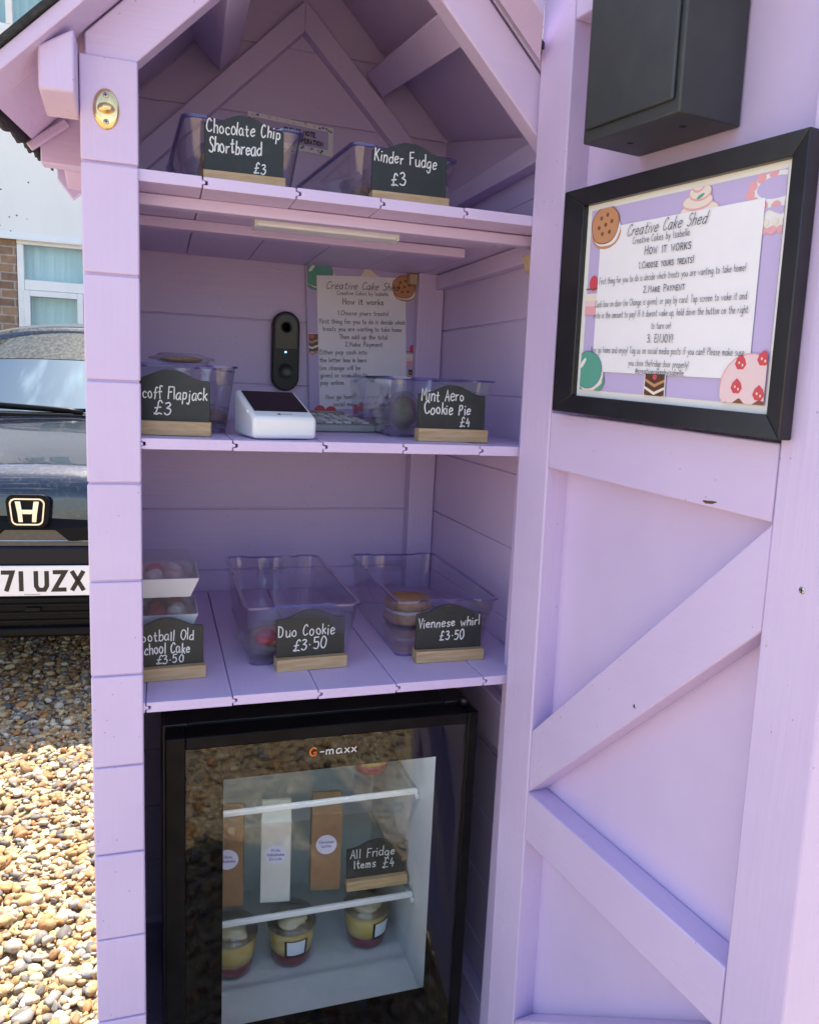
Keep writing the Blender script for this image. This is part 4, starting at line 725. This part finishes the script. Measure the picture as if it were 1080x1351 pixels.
# ------------------------------------------------------------------ fridge
fz = Zr(-1.1515); F = thing('mini_fridge', (.32, .30, fz), 'black under shelf mini fridge with a glass door at the bottom of the shed', 'fridge')
CX0, CX1, CT = .086, .560, Zr(-.497); IX0, IX1, IT, IF = .124, .520, Zr(-.548), Zr(-1.052)
m = MB(); m.box(CX0, IX0 - .001, .088, .52, fz + .01, CT, None, .002); m.box(IX1 + .001, CX1, .088, .52, fz + .01, CT, None, .002); m.box(IX0 - .0008, IX1 + .0008, .0885, .52, IT + .001, CT, None, .001); m.box(IX0 - .0008, IX1 + .0008, .0885, .52, fz + .01, IF - .001, None, .001); m.box(IX0 - .0008, IX1 + .0008, .475, .52, IF, IT, None, 0)
for x in (CX0 + .03, CX1 - .03):
    for y in (.12, .48): m.lathe([(.012, 0), (.012, .012)], (x, y, fz), BLACKP, 12)
m.mats = [FRIDGE] if not m.mats else m.mats
m.build('cabinet', FRIDGE, F)
m = MB(); t_ = .003; m.box(IX0, IX0 + t_, .092, .473, IF, IT); m.box(IX1 - t_, IX1, .092, .473, IF, IT); m.box(IX0 + t_, IX1 - t_, .470, .473, IF, IT); m.box(IX0 + t_, IX1 - t_, .092, .4695, IT - t_, IT); m.box(IX0 + t_, IX1 - t_, .092, .4695, IF, IF + t_, None); 
for zz in (-.700, -.900):
    for x0, x1 in ((IX1 - t_ - .008, IX1 - t_ - .0002), (IX0 + t_ + .0002, IX0 + t_ + .008)): m.box(x0, x1, .17, .468, Zr(zz) - .012, Zr(zz) - .004, None, .002)
m.build('liner', LINER, F)
m = MB(); m.box(IX0 + .03, IX1 - .03, .104, .116, IT - .012, IT - .0035, None, .002); lm = mat('led_lamp', (.8, .85, .9)); lm.node_tree.nodes['Principled BSDF'].inputs['Emission Color'].default_value = (.82, .91, 1, 1); lm.node_tree.nodes['Principled BSDF'].inputs['Emission Strength'].default_value = 4.5; m.build('interior_lamp', lm, F)
for zz in (-.700, -.900):
    m = MB(); m.box(IX0 + .0045, IX1 - .0045, .186, .462, Zr(zz) - .0035, Zr(zz)); sh = m.build('glass_shelf', clear('shelf_glass' + str(zz), (.90, .94, .93), .8), F)
    m = MB(); m.box(IX0 + .0045, IX1 - .0045, .178, .1858, Zr(zz) - .006, Zr(zz) + .003, None, .0015); m.build('shelf_trim', WPLAS, sh)
# door: black frame, printed border, glass
DX0, DX1, DZ0, DZ1 = .090, .562, fz + .015, Zr(-.500); GX0, GX1, GZ0, GZ1 = .1175, .5445, Zr(-1.10), Zr(-.5195); WX0, WX1, WZ0, WZ1 = .171, .5065, Zr(-1.004), Zr(-.574)
def quadframe(mb, o, i, y0, y1, m=None, bev=.001):
    (a0, a1, b0, b1), (c0, c1, d0, d1) = o, i
    mb.box(a0, c0, y0, y1, b0, b1, m, bev); mb.box(c1, a1, y0, y1, b0, b1, m, bev); mb.box(c0 + .0002, c1 - .0002, y0 + .0003, y1 - .0003, b0, d0, m, bev); mb.box(c0 + .0002, c1 - .0002, y0 + .0003, y1 - .0003, d1, b1, m, bev)
m = MB(); quadframe(m, (DX0, DX1, DZ0, DZ1), (GX0, GX1, GZ0, GZ1), .046, .084, None, .0025); fd = m.build('door', FRIDGE, F)
m = MB(); quadframe(m, (GX0 + .0005, GX1 - .0005, GZ0 + .0005, GZ1 - .0005), (WX0, WX1, WZ0, WZ1), .0556, .080, None, .0004); m.build('printed_border', FGLOSS, fd)
m = MB(); m.box(GX0 + .0005, GX1 - .0005, .0495, .0535, GZ0 + .0005, GZ1 - .0005); m.build('glass', clear('door_glass', (.95, .96, .96), .85), fd)
m = MB(); text(m, 'G', lambda a, c: (a, .0488, c), .2945, Zr(-.5475), .0125, .0011, ORANGE, .0125); text(m, '-maxx', lambda a, c: (a, .0488, c), .3095, Zr(-.5475), .0135, .00075, WHT, .058); m.build('brand_lettering', None, fd)
m = MB(); m.lathe([(.007, 0), (.007, .010), (.005, .013)], (.548, .075, DZ1), BLACKP, 16); m.build('hinge', BLACKP, fd)
m = MB(); m.box(.5625, .5640, .070, .078, Zr(-.72), Zr(-.508), None, .0004); m.build('edge_trim', mat('trim_metal', (.35, .31, .22), .4, 1.0), fd)

def carton(label, x0, x1, y, h, mt, sub, yaw=-.15, dp=.05):
    z = Zr(-.900) + .0006; cx = (x0 + x1) / 2; t = thing('drink_carton', (cx, y, z), label, 'drink carton', 'tall drink cartons in the fridge')
    M = Matrix.Translation((cx, y, z)) @ Matrix.Rotation(yaw, 4, 'Z'); hw = (x1 - x0) / 2
    m = MB(); R4 = lambda a, y0, y1, zz: [(-a, y0, zz), (a, y0, zz), (a, y1, zz), (-a, y1, zz)]
    m.loft([R4(hw, 0, dp, 0), R4(hw, 0, dp, h), R4(hw * .98, dp * .42, dp * .58, h + .018), R4(hw * .98, dp * .42, dp * .58, h + .028)], None, smooth=False); bmesh.ops.bevel(m.bm, geom=m.bm.edges[:], offset=.0012, segments=1, affect='EDGES'); m.xf(M); b = m.build('carton', mt, t)
    m = MB(); c = (0, -.0006, h * .60); m.poly([(.0185 * math.cos(a), -.0005, h * .60 + .0185 * math.sin(a)) for a in np.linspace(0, 2 * PI, 33)[:-1]], LABELL)
    for i, (s, wd) in enumerate(sub): text(m, s, lambda a, c: (a, -.0008, c), 0, h * .60 + .003 - .008 * i + (.003 if len(sub) > 2 else 0), .0048, .0005, BLUEINK, wd, 'c')
    m.xf(M); m.build('round_label', LABELL, b)
carton('brown kraft drink carton with a round lilac label, far left in the fridge', .166, .2185, .222, .150, KRAFT, [('Choc', .016), ('Milkshake', .028)])
carton('white drink carton with a round lilac label in the fridge', .2475, .299, .215, .152, WCARD, [('Milk', .016), ('Milkshake', .030), ('Drink', .022)])
carton('brown kraft drink carton with a round white label next to the fridge sign', .3375, .3915, .226, .150, KRAFT, [('Caramel', .026), ('Latte', .018)])
make_sign('chalkboard sign reading All Fridge Items £4 on a glass shelf inside the fridge', .4555, .205, Zr(-.900) + .0034, .110, .090, -.03, [('All Fridge', .06, .041, .0160, .76), ('Items', .12, .0205, .0160, .38), ('£4', .60, .0165, .0175, .22)], seed=9)
def pot(label, x, y, z, r=.0435, h=.080):
    t = thing('dessert_pot', (x, y, z), label, 'dessert pot', 'layered dessert pots')
    m = MB(); m.lathe([(0, .002), (r * .70, .002), (r * .78, h * .06), (r * .86, h * .30), (r * .5, h * .36), (0, h * .34)], (x, y, z), BERRY, 32); m.build('berry_layer', BERRY, t)
    m = MB(); m.lathe([(r * .86, h * .31), (r * .92, h * .50), (r * .955, h * .76), (r * .6, h * .82), (0, h * .84)], (x, y, z), YEL, 32); m.build('custard_layer', YEL, t)
    m = MB(); m.blob((x, y, z + h * .93), (r * .62, r * .62, h * .13), None, 3, .18, int(x * 900)); m.build('cream_top', mat('whipped_cream', (.72, .60, .38), .6), t)
    m = MB(); m.lathe([(r * .73, 0), (r * .82, h * .06), (r * .91, h * .34), (r * .99, h * .82), (r * 1.0, h * .92)], (x, y, z), JARG, 36); b = m.build('jar', JARG, t)
    m = MB(); m.lathe([(r * 1.04, h * .88), (r * 1.05, h * .94), (r * .97, h * .99), (r * .88, h * 1.10), (r * .66, h * 1.20), (r * .30, h * 1.25), (0, h * 1.26)], (x, y, z), JARG, 36); m.build('lid', JARG, t)
    return t
def pot_label(t, x, y, z, a0, a1, r=.0435, h=.08):
    m = MB(); n = 10
    for k in range(n):
        A, B = a0 + (a1 - a0) * k / n, a0 + (a1 - a0) * (k + 1) / n
        for (e, f, rr_, mt) in ((.30, .74, 1.000, PBLACK), (.32, .72, 1.004, PAPER)):
            if mt is PAPER and k in (0, n - 1): continue
            m.poly([(x + r * rr_ * .90 * math.cos(A), y + r * rr_ * .90 * math.sin(A), z + h * e), (x + r * rr_ * .90 * math.cos(B), y + r * rr_ * .90 * math.sin(B), z + h * e), (x + r * rr_ * math.cos(B), y + r * rr_ * math.sin(B), z + h * f), (x + r * rr_ * math.cos(A), y + r * rr_ * math.sin(A), z + h * f)], mt)
    m.build('label', PAPER, t)
fl = IF + t_ + .0006
p_ = pot('yellow and red layered dessert pot at the left of the fridge floor', .206, .262, fl)
p_ = pot('yellow and red layered dessert pot with a square label below the white carton', .313, .266, fl); pot_label(p_, .313, .266, fl, 1.5 * PI - .45, 1.5 * PI + .55)
p_ = pot('yellow and red layered dessert pot below the fridge chalkboard sign', .458, .275, fl); pot_label(p_, .458, .275, fl, 1.5 * PI + .05, 1.5 * PI + 1.0)
pot('small pink and green dessert pot on the top glass shelf of the fridge', .452, .27, Zr(-.700) + .0006, .036, .066)

# ------------------------------------------------------------------ parked car
CA = math.radians(-5); CO = Vector((-.352, 1.955, 0))          # nose of the car on the ground; local +y runs back along the car
CM = Matrix.Translation(CO) @ Matrix.Rotation(CA, 4, 'Z')
car = thing('parked_car', CO, 'dusty dark navy family car parked nose first on the gravel beside the shed', 'car')
def cpart(mb, nm, mt, parent): mb.xf(CM); return mb.build(nm, mt, parent)
def sec(y, hw, z0, z1, n=2.6, k=28, crown=.0):
    """upright section of the lower body at station y"""
    o = []; zc, hh = (z0 + z1) / 2, (z1 - z0) / 2
    for i in range(k):
        a = 2 * PI * i / k; c, s = math.cos(a), math.sin(a)
        x = hw * math.copysign(abs(c) ** (2 / n), c); z = zc + hh * math.copysign(abs(s) ** (2 / n), s)
        if s > 0: z += crown * (1 - (x / hw) ** 2) - crown
        o.append((x, y, z))
    return o
m = MB()
m.loft([sec(y, hw, z0, z1, n, 44, cr_) for y, hw, z0, z1, n, cr_ in ((.045, .62, .33, .80, 5, .01), (.055, .70, .29, .84, 5, .02), (.10, .80, .27, .885, 5, .03), (.20, .855, .25, .915, 5, .04), (.45, .885, .24, .975, 5, .045), (.75, .895, .24, 1.03, 5, .04), (.95, .895, .24, 1.06, 5, .03), (1.8, .90, .24, 1.06, 6, 0), (3.0, .90, .24, 1.06, 6, 0), (3.8, .88, .26, 1.05, 5, 0), (4.2, .80, .32, 1.0, 5, 0), (4.30, .70, .38, .92, 5, 0))], None)
body = cpart(m, 'body', CARP, car)
def roofsec(y, hb, ht, z0, z1, k=20):
    P = [(-hb, y, z0), (-ht - .03, y, z1 - .10)]
    for i in range(k + 1): x = -ht + 2 * ht * i / k; P.append((x, y, z1 - .07 * abs(x / ht) ** 2.6))
    return P + [(ht + .03, y, z1 - .10), (hb, y, z0)]
m = MB(); m.loft([roofsec(1.50, .80, .55, 1.03, 1.455), roofsec(1.70, .82, .57, 1.03, 1.50), roofsec(2.1, .83, .58, 1.03, 1.535), (roofsec(2.7, .83, .58, 1.03, 1.54)), roofsec(3.3, .81, .56, 1.03, 1.50), roofsec(3.75, .77, .52, 1.03, 1.36)], None); cpart(m, 'roof', CARP, car)
# windscreen: curved sheet of glass
def wsp(u, v, d=0.): x = u * (.74 - .17 * v); y = .93 + .60 * v + .10 * u * u * (1 - .3 * v); return (x, y - .6 * d, 1.062 + .405 * v - .012 * u * u - .06 * v * u ** 4 + .8 * d)
m = MB(); n = 16; R1 = [[wsp(-1 + 2 * i / n, j / 8) for i in range(n + 1)] for j in range(9)]; m.loft(R1, None, cap=False, closed=False); R2 = [[wsp(-1 + 2 * i / n, j / 8, -.012) for i in range(n + 1)] for j in range(9)]; m.loft(R2, None, cap=False, closed=False); cpart(m, 'windscreen', CGLASS, car)
UPB = vary(mat('windscreen_upper_band', (.020, .024, .018), .12, 0, .5), (.10, .10, .08), (60, 60, 60), .4, .75, 8, rvar=.3)  # darker olive band laid over the upper part of the windscreen
m = MB(); R3 = [[wsp(-1 + 2 * i / n, .60 + .4 * j / 4, .002) for i in range(n + 1)] for j in range(5)]; R4 = [[wsp(-1 + 2 * i / n, .60 + .4 * j / 4, .0005) for i in range(n + 1)] for j in range(5)]; m.loft(R3, None, cap=False, closed=False); m.loft(R4, None, cap=False, closed=False); cpart(m, 'upper_band', UPB, car)
m = MB(); m.box(-.76, .76, .865, .925, 1.035, 1.058, None, .008); cpart(m, 'scuttle', CARB, car)
for x0, x1 in ((-.62, -.02), (.0, .50)):
    m = MB(); m.tube([(x0, .915 , 1.074), ((x0 + x1) / 2, .900, 1.080), (x1, .895, 1.070)], .009, None); m.tube([((x0 + x1) / 2, .90, 1.088), (x1, .885, 1.074), (x1 + .06, .88, 1.064)], .012, None); cpart(m, 'wiper', CARB, car)
# grille, badge, trims, number plate, lower intake
m = MB(); P = [(-.60, .79), (.60, .79), (.63, .73), (.55, .655), (.13, .645), (.085, .685), (-.085, .685), (-.13, .645), (-.55, .655), (-.63, .73)]
m.prism([(x, .052 + .09 * x * x, z) for x, z in P], (0, -.026, 0), None, .004); gr = cpart(m, 'grille', CARG, car)
m = MB()
for k in range(5): z = .675 + .022 * k; m.hexa([(-.58, .055, z), (.58, .055, z), (.58, .07, z), (-.58, .07, z), (-.58, .05, z + .007), (.58, .05, z + .007), (.58, .06, z + .007), (-.58, .06, z + .007)], None, .002)
cpart(m, 'grille_bar', CARB, gr)
def rsq(hw, hh, r, y, cz, top=1., k=6):
    o = []
    for cx, cz_, a0 in ((hw - r, hh - r, 0), (-hw + r, hh - r, PI / 2), (-hw * top + r, -hh + r, PI), (hw * top - r, -hh + r, 1.5 * PI)):
        for i in range(k + 1): a = a0 + i * (PI / 2) / k; o.append((cx + r * math.cos(a), y, cz + cz_ + r * math.sin(a)))
    return o
bz = .755
m = MB(); m.prism(rsq(.072, .060, .028, .024, bz, .92), (0, -.012, 0), None, .003); bd = cpart(m, 'badge', CARB, gr)
m = MB(); a, b_ = rsq(.058, .048, .02, .0115, bz, .90), rsq(.0528, .0428, .016, .0115, bz, .90); a2 = [(x, .003, z) for x, y, z in a]; b2_ = [(x, .003, z) for x, y, z in b_]
m.loft([a, a2, b2_, b_, a], None, cap=False, smooth=False)
for s in (-1, 1): m.prism([(s * x, .0115, bz + z) for x, z in ((.0395, .0375), (.0215, .0375), (.0165, -.002), (.0145, -.037), (.0290, -.037), (.0315, -.010))], (0, -.009, 0), None, .0012)
m.prism([(x, .0112, bz + z) for x, z in ((-.0180, .008), (.0180, .008), (.0150, -.0085), (-.0150, -.0085))], (0, -.008, 0), None, .0012); cpart(m, 'emblem', CHROME, bd)
m = MB(); m.hexa([(-.60, .045, .636), (.60, .045, .636), (.60, .075, .636), (-.60, .075, .636), (-.60, .040, .646), (.60, .040, .646), (.60, .07, .646), (-.60, .07, .646)], mat('blue_chrome', (.42, .55, .72), .18, 1.0), .002); cpart(m, 'trim_strip', None, car)
m = MB(); m.prism([(x, .034, z) for x, z in ((-.66, .625), (.66, .625), (.70, .56), (.66, .455), (-.66, .455), (-.70, .56))], (0, .05, 0), None, .01); cpart(m, 'bumper_panel', CARN, car)
pl = MB(); pl.box(-.26, .26, .016, .026, .446, .557, None, .003); npl = cpart(pl, 'number_plate', PLATEW, car)
m = MB(); hgt = .079; z0 = .462
def glyph(ch, x, wd):
    S_ = {'7': ['0,1 1,1 .38,0'], '1': ['.5,0 .5,1'], 'U': ['0,1 0,.22 .22,.0 .78,0 1,.22 1,1'], 'Z': ['0,1 1,1 0,0 1,0'], 'X': ['0,0 1,1', '0,1 1,0']}[ch]
    for st in S_:
        Q = [tuple(float(v) for v in p.split(',')) for p in st.split()]; e = .0072
        m.ribbon([(x + e + q[0] * (wd - 2 * e), z0 + e + q[1] * (hgt - 2 * e)) for q in Q], .0077, lambda a, c: (a, .0155, c), None)
for ch, x, wd in (('7', -.098, .047), ('1', -.040, .020), ('U', .012, .050), ('Z', .073, .050), ('X', .134, .050)): glyph(ch, x, wd)
for k in range(9): m.ribbon([(-.02 + k * .006, .4525), (-.0165 + k * .006, .4525)], .001, lambda a, c: (a, .0155, c), None)
cpart(m, 'registration', PBLACK, npl)
m = MB(); m.prism([(x, .052, z) for x, z in ((-.62, .437), (.62, .437), (.56, .33), (-.56, .33))], (0, -.022, 0), None, .006); li = cpart(m, 'lower_intake', CARG, car)
m = MB()
for z in (.345, .375, .405): m.box(-.56, .56, .02, .034, z, z + .010, None, .002)
m.box(-.02, .03, .012, .024, .388, .404, GREYP, .002); m.mats = [CARB, GREYP] if len(m.mats) < 2 else m.mats; cpart(m, 'intake_bar', CARB, li)
m = MB(); m.box(-.62, .62, .03, .09, .285, .325, None, .012); cpart(m, 'lip', CARB, car)
HL = clear('lamp_glass', (.9, .92, .95), 1.4, .15, (.5, .52, .55))
for s in (-1, 1):
    m = MB(); m.prism([(s * x, y, z) for x, y, z in ((.50, .040, .80), (.78, .10, .845), (.84, .20, .85), (.82, .17, .77), (.60, .045, .735))], (0, .03, .0), None, .006); cpart(m, 'headlight', HL, car)
    m = MB(); m.blob((s * .98, 1.30, 1.10), (.10, .06, .075), None, 3, .03, 4); m.tube([(s * .86, 1.32, 1.06), (s * .95, 1.31, 1.08)], .022); cpart(m, 'door_mirror', CARP, car)
    m = MB(); m.prism([(s * (.845 - .20 * (z - 1.07)), y, z) for y, z in ((1.30, 1.075), (1.75, 1.40), (3.05, 1.41), (3.45, 1.30), (3.5, 1.075))], (s * .012, 0, 0), None, .003); cpart(m, 'side_window', CGLASS, car)
    for y in (.82, 3.43):
        m = MB(); m.lathe([(.375, -.012), (.375, .004)], (s * .895, y, .37), CARB, 40, 'x'); cpart(m, 'wheel_arch', CARB, car)
        m = MB(); m.lathe([(.20, -.10), (.31, -.11), (.335, -.08), (.335, .08), (.31, .105), (.215, .10), (.21, .07)], (s * .815, y, .335), None, 40, 'x'); wh = cpart(m, 'wheel', TYRE, car)
        m = MB(); m.lathe([(.212, 0), (.212, .01), (.205, .012)], (s * .815 + s * .085, y, .335), STEEL, 40, 'x')
        for k in range(5): a = 2 * PI * k / 5; m.hexa([(s * .905 + dx, y + math.cos(a) * rr_ - math.sin(a) * q, .335 + math.sin(a) * rr_ + math.cos(a) * q) for dx in (0, .012) for rr_, q in ((.03, -.03), (.205, -.02), (.205, .02), (.03, .03))], STEEL, .003)
        cpart(m, 'rim', STEEL, wh)
# ------------------------------------------------------------------ house behind the car
HY = 7.0; hs = thing('house', (0, HY + 3, 0), 'brick house with a white rendered upper storey and white framed windows, behind the car', 'house')
m = MB(); X = (-6.5, -1.105, .62, 7.0)
m.box(X[0], X[1], HY, HY + .25, 0, Zr(1.165)); m.box(X[2], X[3], HY, HY + .25, 0, Zr(1.165)); m.box(X[1], X[2], HY, HY + .25, 0, Zr(.02)); m.box(X[0], X[3], HY + .255, HY + 5.5, 0, 5.2); m.build('brick_wall', BRICK, hs)
m = MB(); U = (-1.42, -.78, Zr(2.86), Zr(3.9))
m.box(X[0], U[0], HY - .035, HY + .24, Zr(1.166), 5.25); m.box(U[1], X[3], HY - .035, HY + .24, Zr(1.166), 5.25); m.box(U[0], U[1], HY - .035, HY + .24, Zr(1.166), U[2]); m.box(U[0], U[1], HY - .035, HY + .24, U[3], 5.25)
m.hexa([(X[0], HY - .055, Zr(1.135)), (X[3], HY - .055, Zr(1.135)), (X[3], HY - .002, Zr(1.164)), (X[0], HY - .002, Zr(1.164)), (X[0], HY - .055, Zr(1.15)), (X[3], HY - .055, Zr(1.15)), (X[3], HY - .036, Zr(1.20)), (X[0], HY - .036, Zr(1.20))]); m.build('rendered_wall', RENDERW, hs)
def window(x0, x1, z0, z1, splits, low, nm='window'):
    t0 = .055; m = MB(); y0, y1 = HY - .005, HY + .07
    m.box(x0, x1, y0, y1, z1 - t0, z1, None, .006); m.box(x0, x1, y0, y1, z0, z0 + t0, None, .006)
    xs = [x0] + splits + [x1]
    for i, x in enumerate(xs): a = x if i == 0 else (x - t0 if i == len(xs) - 1 else x - t0 / 2); m.box(a, a + t0, y0 + .002, y1 - .002, z0 + t0 + .001, z1 - t0 - .001, None, .006)
    if low: m.box(x0 + t0 + .001, x1 - t0 - .001, y0 + .004, y1 - .004, low - .045, low + .045, None, .006)
    f = m.build(nm, UPVC, hs)
    m = MB()
    if low:                                               # opening sashes below the transom
        for a, b_ in zip(xs, xs[1:]):
            quadframe(m, (a + .05, b_ - .03, z0 + .06, low - .048), (a + .10, b_ - .08, z0 + .11, low - .10), y0 - .012, y0 + .03, None, .005)
        m.build('sash', UPVC, f)
    m = MB(); m.box(x0 + .02, x1 - .02, y0 + .035, y0 + .045, z0 + .02, z1 - .02); m.build('glass', PANE, f)
    m = MB(); n = int((x1 - x0) / .09)
    for k in range(n): a = x0 + .03 + k * .09; m.hexa([(a, HY + .13, z0 + .03), (a + .0892, HY + .138, z0 + .03), (a + .0892, HY + .140, z0 + .03), (a, HY + .132, z0 + .03), (a, HY + .13, z1 - .03), (a + .0892, HY + .138, z1 - .03), (a + .0892, HY + .140, z1 - .03), (a, HY + .132, z1 - .03)])
    m.build('blind', BLIND, f)
window(-1.10, .60, Zr(.06), Zr(1.160), [-.525], Zr(.755))
window(-1.415, -.785, Zr(2.865), Zr(3.895), [-1.10], None)
m = MB(); m.prism([(-6.9, HY - .4, 5.2), (-6.9, HY - .4, 5.32), (-6.9, HY + 2.75, 7.3), (-6.9, HY + 5.9, 5.32), (-6.9, HY + 5.9, 5.2)], (14.3, 0, 0), None, .01); m.build('roof', TILE, hs)
m = MB(); m.box(-1.16, .66, HY - .09, HY - .003, Zr(.015), Zr(.058), None, .006); m.build('window_sill', UPVC, hs)
